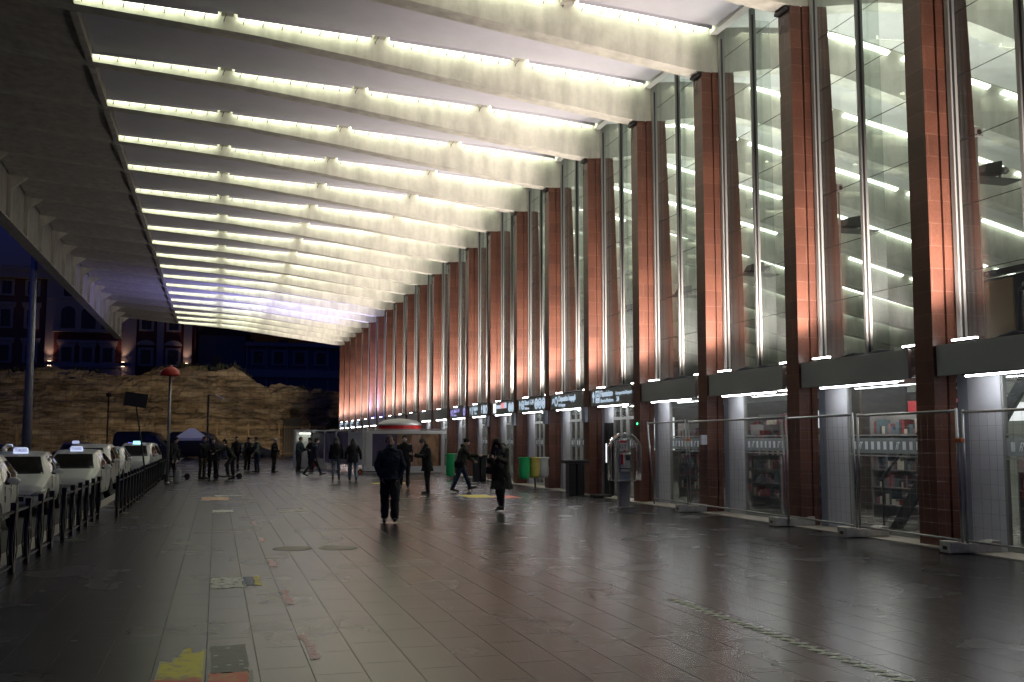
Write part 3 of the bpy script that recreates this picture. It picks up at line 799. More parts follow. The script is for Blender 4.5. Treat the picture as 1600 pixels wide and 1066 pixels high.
# shop ceiling lights
for i, (x, y) in enumerate([(12.6, 13.2), (13.4, 15.2), (13.2, 18.6), (13.4, 22.6), (13.2, 26.5), (13.2, 30.5), (13.2, 36), (13.2, 42), (13.2, 50), (12.8, 10.5)]):
    t = empty('shop_ceiling_light', (x, y, 2.84), 0, 'square lit ceiling panel inside the shops, %s from the camera' % ORD[i], 'ceiling light', 'ceiling panels of the shops')
    b = MB(); b.box(x - 0.40, y - 0.40, 2.835, x + 0.40, y + 0.40, 2.85); b.build('panel', M_lamp_in, t, world=True)
    b = MB(); b.box(x - 0.43, y - 0.43, 2.8505, x + 0.43, y + 0.43, 2.858); b.build('frame', M_whitep, t, world=True)
# upper deck with glass balustrade, kiosks and signs
t = empty('mezzanine', (16, 11, 3.0), 0, 'upper gallery deck with dark handrail seen through the tall glass at right', 'gallery')
b = MB(); b.box(13.0, 2, 3.0, 22, 19.0, 3.3); b.build('deck', M_greyc, t, world=True)
b = MB(); b.box(13.0, 2.0, 3.3, 13.02, 14.2, 4.3); b.build('balustrade_glass', M_glassF, t, world=True)
b = MB(); b.tube([(13.0, 2, 4.42), (13.0, 13.7, 4.42), (13.0, 14.25, 4.15), (13.0, 14.3, 3.35)], 0.035, 8)
for y in (5, 7.5, 10, 12.3): b.tube([(13.0, y, 3.3), (13.0, y, 4.4)], 0.03, 6)
b.build('handrail', M_black, t, world=True)
b = MB(); b.box(14.4, 15.3, 3.31, 14.5, 18.4, 4.75); b.box(14.35, 14.9, 3.31, 14.55, 15.0, 4.9); b.box(14.35, 18.4, 3.31, 14.55, 18.5, 4.9); b.box(14.35, 15.0, 4.8, 14.55, 18.4, 4.9)
tag(b.build('notice_wall', M_black), 'dark framed notice wall standing on the upper gallery', 'panel')
b = MB(); b.box(13.9, 15.4, 3.4, 13.93, 16.3, 4.6); tag(b.build('poster', M_tan), 'tan poster board on the upper gallery at the third pier from the right', 'poster')
for i, (x, y0, y1, z) in enumerate(((15.0, 9.6, 13.6, 1.2), (17.0, 8, 13, 1.7))):
    r2 = random.Random(40 + i); t = empty('market_stall', (x, (y0 + y1) / 2, 3.3), 0, ('low' if i == 0 else 'high') + ' shelf of colourful goods on the upper gallery at the right edge', 'shelves')
    b = MB()
    for zz in (3.32, 3.7, 4.1, 4.5)[:3 + i]: b.box(x, y0, zz, x + 0.5, y1, zz + 0.05)
    for yy in (y0, (y0 + y1) / 2, y1): b.box(x, yy - 0.04, 3.302, x + 0.5, yy + 0.04, 3.3 + z + 0.3)
    b.build('frame', M_black, t, world=True)
    b = MB()
    for zz in (3.37, 3.75, 4.15):
        yy = y0 + 0.06
        while yy < y1 - 0.2:
            w = r2.uniform(0.08, 0.2); b.box(x + 0.05, yy, zz + 0.003, x + 0.4, yy + w, zz + r2.uniform(0.1, 0.28), r2.randrange(5)); yy += w + 0.02
    b.build('goods', CG, t, world=True)
b = MB(); b.tube([(13.6, 12.2, 3.3), (13.6, 12.2, 4.9)], 0.09, 8); b.tube([(13.6, 12.2, 3.5), (13.7, 11.3, 4.3)], 0.05, 6)
tag(b.build('steel_prop', M_black), 'dark slanted steel prop on the gallery at the right edge', 'post')

# floodlights and small white cameras behind the glass
def projector(x, y, z, nth):
    t = empty('floodlight', (x, y, z), 0, 'black floodlight on a small shelf behind the glass, %s from the right' % nth, 'floodlight', 'floodlights behind the glass')
    b = MB(); b.box(-0.6, -0.05, -0.16, 0.5, 0.35, -0.135); b.build('shelf', M_steel, t)
    b = MB(); b.hexa([(-0.33, -0.16, -0.10), (0.02, -0.16, -0.12), (0.02, 0.2, -0.12), (-0.33, 0.2, -0.10)], [(-0.25, -0.12, 0.06), (0.06, -0.12, 0.13), (0.06, 0.16, 0.13), (-0.25, 0.16, 0.06)]); b.build('housing', M_black, t, bevel=0.01)
    ld = bpy.data.lights.new('projector_beam', 'SPOT'); ld.energy = L_PROJ; ld.color = (0.93, 1.0, 0.92); ld.spot_size = R(150); ld.spot_blend = 1.0; ld.shadow_soft_size = 0.12
    lo = bpy.data.objects.new('projector_beam', ld); COL.objects.link(lo); lo.parent = t; lo.location = (0.05, 0, 0.2); lo.rotation_euler = (0, R(180 + 35), 0)
    b = MB(); b.tube([(0.1, 0, -0.13), (0.12, 0, 0.06), (0.05, 0, 0.08)], 0.025, 6); b.ell((0.2, 0, 0.0), 0.07, 8, 6); b.build('bracket', M_steel, t)
for i, k in enumerate(range(0, 13)): projector(12.3, YK(k) + 0.35, 6.1 - 0.1 * i if i < 2 else 5.7, ORD[i])
for i, k in enumerate((0, 1)):
    t = empty('security_camera', (11.75, YK(k) + 0.1, 6.6), 0, 'small white box camera on a thin pole behind the glass, %s from the right' % ORD[i], 'camera', 'white box cameras on poles')
    b = MB(); b.box(-0.08, -0.07, -0.07, 0.08, 0.1, 0.08); b.build('housing', M_whitep, t, bevel=0.01)
    b = MB(); b.ell((0.0, -0.075, 0), (0.045, 0.02, 0.045), 10, 6); b.build('lens', M_black, t)
    b = MB(); b.tube([(0, 0, -3.45), (0, 0, -0.075)], 0.02, 6); b.build('pole', M_alu, t)

# ============================================================ ancient wall
t = empty('ancient_wall', (-5, 112, -0.16), 0, 'long ruined wall of rough ochre tufa blocks lit by warm floodlight, uneven broken top', 'ancient wall')
TOP = [(-85, 7.0), (-50, 8.2), (-21, 8.5), (-16, 8.8), (-11.3, 8.45), (-8, 8.1), (-5.8, 8.95), (-3, 9.3), (-0.7, 9.0), (1.5, 9.4), (2.5, 8.9), (4.0, 7.6), (5.0, 7.3), (7, 7.35), (9.2, 6.9), (12.5, 6.8), (20, 6.2), (45, 6)]
rw = random.Random(11)
b = MB(); NX = 520; NZ = 34; x0, x1 = -85, 45
blk = {}
def bd(i, j):
    if (i, j) not in blk: blk[(i, j)] = rw.uniform(-0.28, 0.22) if rw.random() < 0.75 else rw.uniform(-0.6, 0.45)
    return blk[(i, j)]
topn = {}
for i in range(NX + 1):
    x = x0 + (x1 - x0) * i / NX
    top = lerp(TOP, x)
    c = int(x / 1.1)
    if c not in topn: topn[c] = rw.choice((-0.45, -0.2, 0, 0, 0.15, 0.3))
    top += topn[c] * 0.6 + rw.uniform(-0.08, 0.08)
    for j in range(NZ + 1):
        z = (top + 0.16) * j / NZ
        row = int(z / 0.56)
        d = 0.45 * bd(int((x + (0.55 if row % 2 else 0)) / 1.1 + 200), row) + rw.uniform(-0.03, 0.03)
        d += 0.5 * math.sin(x * 0.21 + 1) + 0.25 * math.sin(x * 0.6 + z)
        b.v.append((x, 112 + d + z * 0.06, z - 0.16))
for i in range(NX):
    for j in range(NZ):
        A = i * (NZ + 1) + j; b.f.append((A, A + NZ + 1, A + NZ + 2, A + 1)); b.m.append(0)
nb = len(b.v)
for i in range(NX + 1):       # back side and top
    v = b.v[i * (NZ + 1) + NZ]; b.v.append((v[0], 115.6, v[2] - 0.2)); b.v.append((v[0], 115.8, -0.16))
for i in range(NX):
    T = i * (NZ + 1) + NZ
    b.f.append((T, T + NZ + 1, nb + 2 * i + 2, nb + 2 * i)); b.m.append(0)
    b.f.append((nb + 2 * i, nb + 2 * i + 2, nb + 2 * i + 3, nb + 2 * i + 1)); b.m.append(0)
b.build('masonry', M_tufa, t, world=True)
# weeds on the top of the wall
M_weed = mat('dry_weeds', (0.05, 0.055, 0.025), 0.9)
b = MB()
for i in range(1500):
    x = rw.uniform(-50, 20)
    if math.sin(x * 0.9) + math.sin(x * 0.37 + 2) < -0.1: continue
    z = lerp(TOP, x) - rw.uniform(-0.1, 0.3); y = 112.4 + rw.uniform(-0.3, 2)
    dx, dz = rw.uniform(-0.25, 0.25), rw.uniform(0.15, 0.6)
    b.add([(x - 0.06, y, z), (x + 0.06, y, z), (x + dx, y + rw.uniform(-0.2, 0.1), z + dz)], [(0, 1, 2)])
tag(b.build('weeds', M_weed, t, world=True), kind='stuff')

# railing in front of the wall
t = empty('iron_railing', (-5, 106, -0.16), 0, 'thin iron railing of upright bars along the foot of the ancient wall', 'railing')
b = MB(); x = -45.0
while x < 14: b.box(x, 106, -0.16, x + 0.02, 106.02, 3.1); x += 0.28
b.box(-45, 106.004, 2.8, 14, 106.026, 2.86); b.box(-45, 106.004, 0.2, 14, 106.026, 0.26)
b.build('bars', mat('rusty_iron', (0.16, 0.11, 0.06), 0.7), t, world=True)
b = MB(); x = -45.0
while x <= 14: b.box(x, 105.96, -0.16, x + 0.09, 106.05, 3.25); x += 3.0
b.build('posts', MATS['rusty_iron'], t, world=True)
# dark gate shed by the wall
t = empty('utility_shed', (9.6, 108, -0.16), 0, 'black utility shed with a lower wing against the ancient wall, beside the blue car', 'shed')
b = MB(); b.box(6.6, 106.6, -0.16, 8.2, 109.5, 3.6); b.build('tower', M_black, t, world=True)
b = MB(); b.box(8.21, 106.8, -0.16, 15.5, 109.5, 2.3); b.build('wing', M_black, t, world=True)
b = MB(); b.box(6.5, 106.5, 3.605, 8.3, 109.6, 3.7); b.box(8.31, 106.7, 2.305, 15.6, 109.6, 2.4); b.build('roof', M_black, t, world=True)
# round dark shrub at the end of the station
def leafball(b, c, r, n, rr, s=0.22):
    for i in range(n):
        d = Vector((rr.gauss(0, 1), rr.gauss(0, 1), rr.gauss(0, 1))).normalized() * (rr.uniform(0.55, 1.0) ** 0.5)
        p = Vector(c) + Vector((d.x * r[0], d.y * r[1], d.z * r[2]))
        u = Vector((rr.gauss(0, 1), rr.gauss(0, 1), rr.gauss(0, 1))).normalized(); w = u.cross(Vector((rr.gauss(0, 1), rr.gauss(0, 1), rr.gauss(0, 1)))).normalized()
        q = s * rr.uniform(0.5, 1.1)
        b.add([p - u * q, p + w * q * 0.6, p + u * q, p - w * q * 0.6], [(0, 1, 2, 3)])
t = empty('round_shrub', (11.9, 104, -0.16), 0, 'dark round clipped shrub beside the far end of the station front', 'shrub')
b = MB(); leafball(b, (11.9, 104, 2.1), (1.6, 1.4, 1.7), 2600, rw, 0.16); b.build('foliage', mat('dark_foliage', (0.05, 0.065, 0.03), 0.8), t, world=True)
b = MB(); b.tube([(11.9, 104, -0.16), (11.9, 104, 1.6)], [0.14, 0.08], 8); b.build('trunk', M_brownw, t, world=True)

# ============================================================ palaces behind the wall
M_wallA = mat('red_brown_plaster', (0.16, 0.085, 0.07), 0.9, noise=0.15, nscale=0.3)
M_wallB = mat('pale_travertine', (0.36, 0.34, 0.33), 0.9, noise=0.12, nscale=0.3)
M_red = mat('dark_red_plaster', (0.13, 0.035, 0.03), 0.9, noise=0.1, nscale=0.3)
M_win = mat('dark_window', (0.01, 0.012, 0.018), 0.25)
M_roofd = mat('dark_roof', (0.05, 0.04, 0.045), 0.9)
BY = 190.0
def BX(px):   # plan position on the palace front for a bearing measured in the photograph
    a = (px - 800) / 1610.0
    dx = math.sin(YAW) * math.cos(PITCH) + a * math.cos(YAW); dy = math.cos(YAW) * math.cos(PITCH) - a * math.sin(YAW)
    return dx / dy * BY
def BZ(py): return EYE + (686 - py) / 1610.0 * BY * 1.035
def window(parent, x, z0, z1, w, frame=True, arch=False, y=BY, ped=None):
    f = MB()
    if arch:
        pts = [(x - w / 2, z0), (x + w / 2, z0)] + [(x + w / 2 * math.cos(R(a)), z1 - w / 2 + w / 2 * math.sin(R(a))) for a in range(0, 181, 15)]
        f.prism(pts, 'y', y - 0.06, y - 0.004); return f.build('window', M_win, parent, world=True)
    f.box(x - w / 2 - 0.45, y - 0.22, z0 - 0.3, x - w / 2, y - 0.004, z1 + 0.35); f.box(x + w / 2, y - 0.22, z0 - 0.3, x + w / 2 + 0.45, y - 0.004, z1 + 0.35)
    f.box(x - w / 2, y - 0.22, z1, x + w / 2, y - 0.004, z1 + 0.35); f.box(x - w / 2, y - 0.22, z0 - 0.3, x + w / 2, y - 0.004, z0)
    if ped == 'flat': f.box(x - w / 2 - 0.8, y - 0.5, z1 + 0.8, x + w / 2 + 0.8, y - 0.004, z1 + 1.25); f.box(x - w / 2 - 0.7, y - 0.3, z1 + 0.36, x + w / 2 + 0.7, y - 0.004, z1 + 0.795)
    if ped == 'arch': f.prism([(x + 1.5 * math.cos(R(a)), z1 + 0.8 + 0.9 * math.sin(R(a))) for a in range(0, 181, 20)], 'y', y - 0.4, y - 0.004)
    o = f.build('window', M_wallB, parent, world=True)
    g_ = MB(); g_.box(x - w / 2, y - 0.05, z0, x + w / 2, y - 0.005, z1); g_.build('pane', M_win, o, world=True)
    m_ = MB(); m_.box(x - 0.06, y - 0.09, z0, x + 0.06, y - 0.055, z1); m_.box(x - w / 2, y - 0.09, (z0 + z1) / 2 + 0.4, x - 0.07, y - 0.055, (z0 + z1) / 2 + 0.5); m_.box(x + 0.07, y - 0.09, (z0 + z1) / 2 + 0.4, x + w / 2, y - 0.055, (z0 + z1) / 2 + 0.5); m_.build('glazing_bar', M_wallA, o, world=True)
    return o
# --- left palace: brown wing, pale pavilion, pilastered wing
pal = empty('palace', (-30, 200, 0), 0, 'large old palace with arches, pale pilasters and lit wall lamps above the wall', 'building')
b = MB(); b.box(-120, BY + 1.2, 0, BX(70), 215, BZ(452)); b.build('brown_wing', M_wallA, pal, world=True)
b = MB(); b.box(BX(70), BY, 0, BX(206), 215, BZ(452)); b.build('pavilion', M_wallB, pal, world=True)
b = MB(); b.box(BX(206), BY + 0.003, 0, BX(306), 215, BZ(470)); b.build('pilaster_wing', M_red, pal, world=True)
b = MB(); b.box(-122, BY - 0.9, BZ(452), BX(207), 216, BZ(446)); b.box(-121, BY - 0.5, BZ(462), BX(206.5), 216, BZ(452) - 0.01); b.box(BX(206.8), BY - 0.7, BZ(470) + 0.01, BX(308), 216, BZ(464)); b.build('cornice', M_wallB, pal, world=True)
b = MB(); b.prism([(BY, BZ(446)), (216, BZ(446)), (206, BZ(432)), (200, BZ(432))], 'x', -121, BX(206)); b.build('roof', M_roofd, pal, world=True)
for px in (5, 46, -36, -77):
    x = BX(px)
    for (a, c) in ((484, 466), (530, 506), (578, 556)): window(pal, x, BZ(a), BZ(c), 1.5, y=BY + 1.2, ped=('flat' if a > 520 else None))
b = MB(); b.box(BX(84), BY - 0.03, BZ(579), BX(190), BY - 0.003, BZ(537)); b.build('red_panel', M_red, pal, world=True)
b = MB(); b.box(BX(82), BY - 0.7, BZ(536.5), BX(192), BY - 0.004, BZ(533.5)); b.box(BX(72), BY - 0.25, BZ(490), BX(205), BY - 0.004, BZ(488)); b.box(BX(72), BY - 0.35, BZ(586), BX(205), BY - 0.004, BZ(580)); b.build('string_course', M_wallB, pal, world=True)
for px in (105, 137, 169):
    window(pal, BX(px), BZ(578), BZ(558), 1.6, y=BY - 0.03, ped='flat')
    window(pal, BX(px), BZ(531), BZ(500), 2.3, arch=True)
    window(pal, BX(px), BZ(486), BZ(469), 1.7)
for (a, c) in ((192, 213), (245, 256), (287, 300)):
    b = MB(); b.box(BX(a), BY - 0.45, 0.0, BX(c), BY - 0.001, BZ(472)); b.build('pilaster', M_wallB, pal, world=True)
for px in (228.5, 271):
    window(pal, BX(px), BZ(530), BZ(512), 1.6); window(pal, BX(px), BZ(580), BZ(559), 1.7, ped='arch')
M_ulamp = emit('wall_lamp_lens', (1.0, 0.62, 0.42), 9.0)
for i, px in enumerate((79, 194, 292)):
    yy = BY - 0.5 if i == 0 else BY - 0.95
    t = empty('wall_lamp', (BX(px), yy, BZ(581)), 0, 'warm up-and-down wall lamp glowing on the palace, %s from the left' % ORD[i], 'wall lamp', 'wall lamps of the palace')
    b = MB(); b.box(-0.35, -0.1, -0.35, 0.35, 0.3, 0.35); b.build('housing', M_black, t)
    b = MB(); b.box(-0.25, -0.03, 0.36, 0.25, 0.2, 0.40); b.box(-0.25, -0.03, -0.4, 0.25, 0.2, -0.36); b.build('lens', M_ulamp, t)
    for s_ in (1, -1):
        ld = bpy.data.lights.new('lamp_beam', 'SPOT'); ld.energy = 260 if s_ > 0 else 60; ld.color = (1.0, 0.58, 0.40); ld.spot_size = R(80); ld.spot_blend = 0.8; ld.shadow_soft_size = 0.15
        lo = bpy.data.objects.new('lamp_beam', ld); COL.objects.link(lo); lo.parent = t; lo.location = (0, -0.35, 0.5 * s_); lo.rotation_euler = (R(180 - 6) if s_ > 0 else R(6), 0, 0)
# --- low church-like block between
t = empty('domed_building', (BX(345), 205, 0), 0, 'dark low building with a shallow curved roof and an arched door between the two palaces', 'building')
b = MB(); b.box(BX(309), 196, 0, BX(385), 215, BZ(530)); b.build('wall', mat('slate_plaster', (0.12, 0.14, 0.19), 0.9), t, world=True)
b = MB(); x0, x1 = BX(309) - 0.5, BX(385) + 1
b.prism([(x0, BZ(530)), (x1, BZ(530)), (x1 - 1, BZ(522)), ((x0 + x1) / 2 + 3, BZ(516)), ((x0 + x1) / 2 - 3, BZ(516)), (x0 + 1, BZ(522))], 'y', 195.5, 216); b.build('roof', M_roofd, t, world=True)
window(t, BX(339), BZ(579), BZ(560), 1.8, arch=True, y=196)
# --- right palace
t = empty('palace', (BX(470), 200, 0), 0, 'plain dark palace with square framed windows behind the lower part of the ancient wall', 'building')
b = MB(); b.box(BX(386), BY + 6, 0, BX(640), 222, BZ(543)); b.build('wall', mat('blue_grey_plaster', (0.16, 0.155, 0.19), 0.9, noise=0.1, nscale=0.3), t, world=True)
b = MB()
for px in (386, 418, 451, 484, 517): b.box(BX(px), BY + 5.7, 0, BX(px + 2.5), BY + 5.998, BZ(545))
b.box(BX(386), BY + 5.5, BZ(593), BX(640), BY + 5.99, BZ(581)); b.box(BX(385), BY + 5.2, BZ(546), BX(641), 223, BZ(540)); b.build('string_course', MATS['pale_travertine'], t, world=True)
for px in (404, 436, 469, 502): window(t, BX(px) * 1.03, BZ(572), BZ(554), 1.7, y=BY + 6)
b = MB()
for i, px in enumerate((386, 412, 440, 470)): b.box(BX(px), BY + 8, BZ(540), BX(px + 14), 205, BZ(534 + 3 * (i % 2)))
b.build('parapet', M_wallA, t, world=True)
# warm floodlights that light the ancient wall
for i, (x, e_) in enumerate(((-34, 0.35), (-21, 0.6), (-11, 0.85), (-3, 1.2), (4.0, 1.4))):
    t = empty('ground_floodlight', (x, 100, -0.16), 0, 'low sodium floodlight aimed at the ancient wall, %s from the left' % ORD[i], 'floodlight', 'floodlights along the ancient wall')
    b = MB(); b.box(-0.3, -0.15, 0.0, 0.3, 0.15, 0.06); b.box(-0.25, -0.1, 0.065, 0.25, 0.1, 0.35); b.build('housing', M_black, t)
    ld = bpy.data.lights.new('flood_beam', 'SPOT'); ld.energy = L_FLOOD * e_; ld.color = (1.0, 0.80, 0.52); ld.spot_size = R(125); ld.spot_blend = 1.0; ld.shadow_soft_size = 0.3
    lo = bpy.data.objects.new('flood_beam', ld); COL.objects.link(lo); lo.parent = t; lo.location = (0, 0.3, 0.5); lo.rotation_euler = (R(90 + 10), 0, 0)

# ============================================================ signs on the fascia
M_sigw = emit('sign_letter_glow', (0.62, 0.80, 1.0), 0.75)
M_sigp = emit('sign_letter_violet', (0.42, 0.38, 1.0), 0.8)
M_sigW = emit('sign_white_glow', (0.95, 0.95, 1.0), 1.3)
M_sigr = emit('sign_red_glow', (1.0, 0.25, 0.28), 0.9)
def arrow_up(b, y, z, s, diag=False):
    pts = [(-0.07, 0), (0.07, 0), (0.07, 0.6), (0.28, 0.42), (0.28, 0.62), (0, 1), (-0.28, 0.62), (-0.28, 0.42), (-0.07, 0.6)]
    if diag:
        c, q = math.cos(R(-45)), math.sin(R(-45)); pts = [(p[0] * c - (p[1] - 0.5) * q, p[0] * q + (p[1] - 0.5) * c + 0.5) for p in pts]
    b.prism([(y - p[0] * s, z + p[1] * s) for p in pts], 'x', 10.722, 10.73)
def ring(b, y, z, r, w, n=20):
    for i in range(n):
        a0, a1 = 2 * math.pi * i / n, 2 * math.pi * (i + 1) / n
        b.prism([(y + math.cos(a0) * r, z + math.sin(a0) * r), (y + math.cos(a1) * r, z + math.sin(a1) * r), (y + math.cos(a1) * (r - w), z + math.sin(a1) * (r - w)), (y + math.cos(a0) * (r - w), z + math.sin(a0) * (r - w))], 'x', 10.722, 10.73)
def disc(b, y, z, r, n=20): b.prism([(y + math.cos(2 * math.pi * i / n) * r, z + math.sin(2 * math.pi * i / n) * r) for i in range(n)], 'x', 10.722, 10.73)
RX = (R(90), 0, R(-90))
def sign(k, label, lines, mt=None, icons=None, start=0.62):
    mt = mt or M_sigw
    yl = YK(k) - 0.06
    t = empty('direction_sign', (10.72, YK(k) - 1.8, 2.64), 0, label, 'sign', 'direction signs on the fascia')
    for (s, size, off, z, bold) in lines:
        text(s, size, mt, t, (0.008, (yl - off) - t.location.y, z - 2.64), RX, 'lettering', bold=bold, depth=0.002)
    if icons:
        b = MB(); icons(b, yl); b.build('pictogram', mt, t, world=True)
    return t
def ic_plane(b, y):
    arrow_up(b, y - 0.22, 2.72, 0.32)
    for (a, c, z0, z1) in ((0.42, 0.46, 2.70, 3.05), (0.68, 0.72, 2.70, 3.05), (0.46, 0.68, 2.70, 2.74), (0.46, 0.68, 3.01, 3.05)): b.box(10.722, y - c, z0, 10.73, y - a, z1)
    b.box(10.722, y - 0.66, 2.76, 10.73, y - 0.48, 2.84); b.prism([(y - 0.5, 2.88), (y - 0.64, 2.88), (y - 0.57, 2.98)], 'x', 10.722, 10.73)
sign(4, 'dark fascia sign reading Fiumicino Aeroporto/Airport, Binario/Platform 24, with arrow', [('Fiumicino', 0.25, 0.80, 2.87, 0.006), ('Aeroporto/Airport', 0.155, 1.98, 2.88, 0.0), ('Binario/Platform', 0.155, 0.80, 2.70, 0.0), ('24', 0.20, 2.05, 2.70, 0.005)], icons=ic_plane)
def ic_bag(b, y): arrow_up(b, y - 0.24, 2.76, 0.26, True); ring(b, y - 0.58, 2.87, 0.16, 0.05)
sign(5, 'dark fascia sign reading Deposito bagagli, Left luggage, with slanted arrow', [('Deposito bagagli', 0.25, 0.82, 2.87, 0.006), ('Left luggage', 0.145, 0.82, 2.70, 0.0)], icons=ic_bag)
def ic_tr(b, y):
    arrow_up(b, y - 0.22, 2.72, 0.32); ring(b, y - 0.58, 2.87, 0.17, 0.05); b.box(10.722, y - 0.62, 2.80, 10.73, y - 0.54, 2.93)
    for i in range(3): ring(b, y - 2.25 - 0.42 * i, 2.87, 0.19, 0.06 if i != 1 else 0.05); disc(b, y - 2.25 - 0.42 * i, 2.87, 0.08)
sign(6, 'dark fascia sign reading Binari 1-24, Platforms, with three round symbols', [('Binari 1-24', 0.25, 0.82, 2.87, 0.004), ('Platforms', 0.145, 0.82, 2.70, 0.0)], icons=ic_tr)
def ic_w(b, y):
    for i in range(2): ring(b, y - 2.7 - 0.4 * i, 2.85, 0.18, 0.07); disc(b, y - 2.7 - 0.4 * i, 2.85, 0.07)
t = sign(7, 'dark fascia sign with tall white panel and small red and white light', [], icons=ic_w)
b = MB(); b.box(10.722, YK(7) - 0.75, 2.68, 10.73, YK(7) - 0.35, 3.06); b.build('lit_panel', M_sigW, t, world=True)
b = MB(); b.box(10.722, YK(7) - 1.95, 2.84, 10.73, YK(7) - 1.55, 3.05); b.build('red_light', M_sigr, t, world=True)
b = MB(); b.box(10.722, YK(7) - 1.54, 2.84, 10.73, YK(7) - 0.85, 2.98); b.box(10.722, YK(7) - 2.3, 2.84, 10.73, YK(7) - 1.96, 3.05); b.build('blue_panel', M_sigw, t, world=True)
def ic_abc(b, y):
    arrow_up(b, y - 0.22, 2.74, 0.3); b.box(10.722, y - 0.62, 2.68, 10.73, y - 0.5, 3.04); arrow_up(b, y - 2.25, 2.72, 0.34)
    b.box(10.722, y - 2.75, 2.70, 10.73, y - 2.5, 3.05); ring(b, y - 3.0, 2.87, 0.18, 0.07)
sign(8, 'dark fascia sign reading Biglietti, with arrows and pale blue symbols', [('Biglietti', 0.25, 0.80, 2.87, 0.004), ('Tickets', 0.145, 0.95, 2.70, 0.0)], icons=ic_abc)
def ic_v(b, y): arrow_up(b, y - 0.2, 2.72, 0.3); ring(b, y - 0.52, 2.87, 0.15, 0.05); ring(b, y - 2.9, 2.87, 0.18, 0.09)
sign(9, 'violet lettered fascia sign reading Binari 1-24, Platforms', [('Binari 1-24', 0.25, 0.80, 2.87, 0.004), ('Platforms', 0.145, 0.80, 2.70, 0.0)], M_sigp, ic_v)
for k, s in ((18, 0), (19, 1), (20, 2), (21, 3)):
    def ic_far(b, y, s=s):
        ring(b, y - 0.6, 2.87, 0.18, 0.07); b.box(10.722, y - (1.6 + 0.4 * s), 2.9, 10.73, y - 0.95, 3.03); b.box(10.722, y - 1.5, 2.70, 10.73, y - 0.95, 2.78)
    sign(k, 'small pale blue sign near the far end of the fascia, %s from the far end' % ORD[21 - k], [], None, ic_far)

# small notices and boxes on piers
t = tag(MB().box(10.55, 19.98 + 1.35 - 0.0, 1.52, 10.69, 21.42, 1.74).build('notice_plate', M_clad), 'small grey notice plate on the third pier from the right', 'notice')
for k, yy in ((4, 0), (5, 0), (6, 0), (7, 0)):
    b = MB(); b.box(10.60, YK(k) + 0.10, 2.15, 10.694, YK(k) + 0.42, 2.60)
    tag(b.build('junction_box', M_cladb, bevel=0.005), 'grey junction box on the street side of the pier, %s pier from the right' % ORD[k], 'box', 'junction boxes on the piers')
b = MB(); b.ell((10.69, YK(3) + 0.2, 2.05), (0.02, 0.03, 0.03), 8, 6)
tag(b.build('indicator_light', emit('green_led', (0.05, 1.0, 0.35), 3.0)), 'tiny green indicator light on the dark pier behind the phone stand', 'light')

# ============================================================ phone stand
M_clear = glass('clear_acrylic', (0.90, 0.92, 0.93), 0.03, 1.0, milky=0.05)
M_chrome = mat('brushed_steel', (0.55, 0.56, 0.55), 0.25, 0.9, noise=0.1)
t = empty('phone_stand', (9.45, 23.35, 0), R(-8), 'silver public telephone on a pedestal under a clear rounded acrylic hood', 'telephone')
b = MB(); b.box(-0.22, -0.2, 0.002, 0.24, 0.22, 0.035); b.build('base_plate', M_chrome, t, bevel=0.004)
b = MB(); b.box(-0.08, -0.09, 0.037, 0.15, 0.12, 0.64); b.box(-0.12, -0.07, 0.037, -0.085, 0.12, 1.62); 
for i in range(6): b.box(-0.07 + i * 0.036, -0.096, 0.05, -0.06 + i * 0.036, -0.091, 0.63)
b.build('pedestal', M_alu, t)
b = MB(); b.box(-0.22, -0.22, 0.642, 0.28, 0.16, 0.665); b.build('shelf', M_chrome, t, bevel=0.004)
b = MB(); b.box(-0.08, -0.06, 0.668, 0.16, 0.10, 0.82); b.build('lower_box', M_cladb, t, bevel=0.005)
b = MB(); b.box(-0.115, 0.10, 0.67, 0.19, 0.125, 1.62); b.build('back_plate', M_alu, t)
b = MB(); b.box(-0.11, -0.12, 0.83, 0.19, 0.095, 1.32); ph = b.build('telephone', M_chrome, t, bevel=0.04)
b = MB(); b.box(-0.10, -0.135, 0.93, 0.18, -0.121, 0.95); b.box(0.045, -0.128, 1.14, 0.15, -0.1215, 1.26); b.build('display', M_black, ph)
b = MB(); b.cap((-0.045, -0.15, 1.08), (-0.045, -0.15, 1.25), 0.026, 0.026); b.ell((-0.045, -0.145, 1.07), (0.035, 0.03, 0.035), 10, 6); b.ell((-0.045, -0.145, 1.26), (0.035, 0.03, 0.035), 10, 6); b.build('handset', mat('red_plastic', (0.55, 0.015, 0.012), 0.3), ph, smooth=True)
b = MB(); b.box(-0.09, 0.085, 1.36, 0.16, 0.096, 1.58); b.build('notice', M_whitep, t)
b = MB(); b.box(-0.05, 0.08, 1.56, 0.12, 0.084, 1.60); b.prism([(0.04, 1.345), (0.12, 1.345), (0.05, 1.40)], 'y', 0.078, 0.083); b.build('red_label', MATS['red_plastic'], t)
text('GT', 0.13, M_brownw, t, (-0.05, 0.082, 1.42), (R(90), 0, 0), 'lettering')
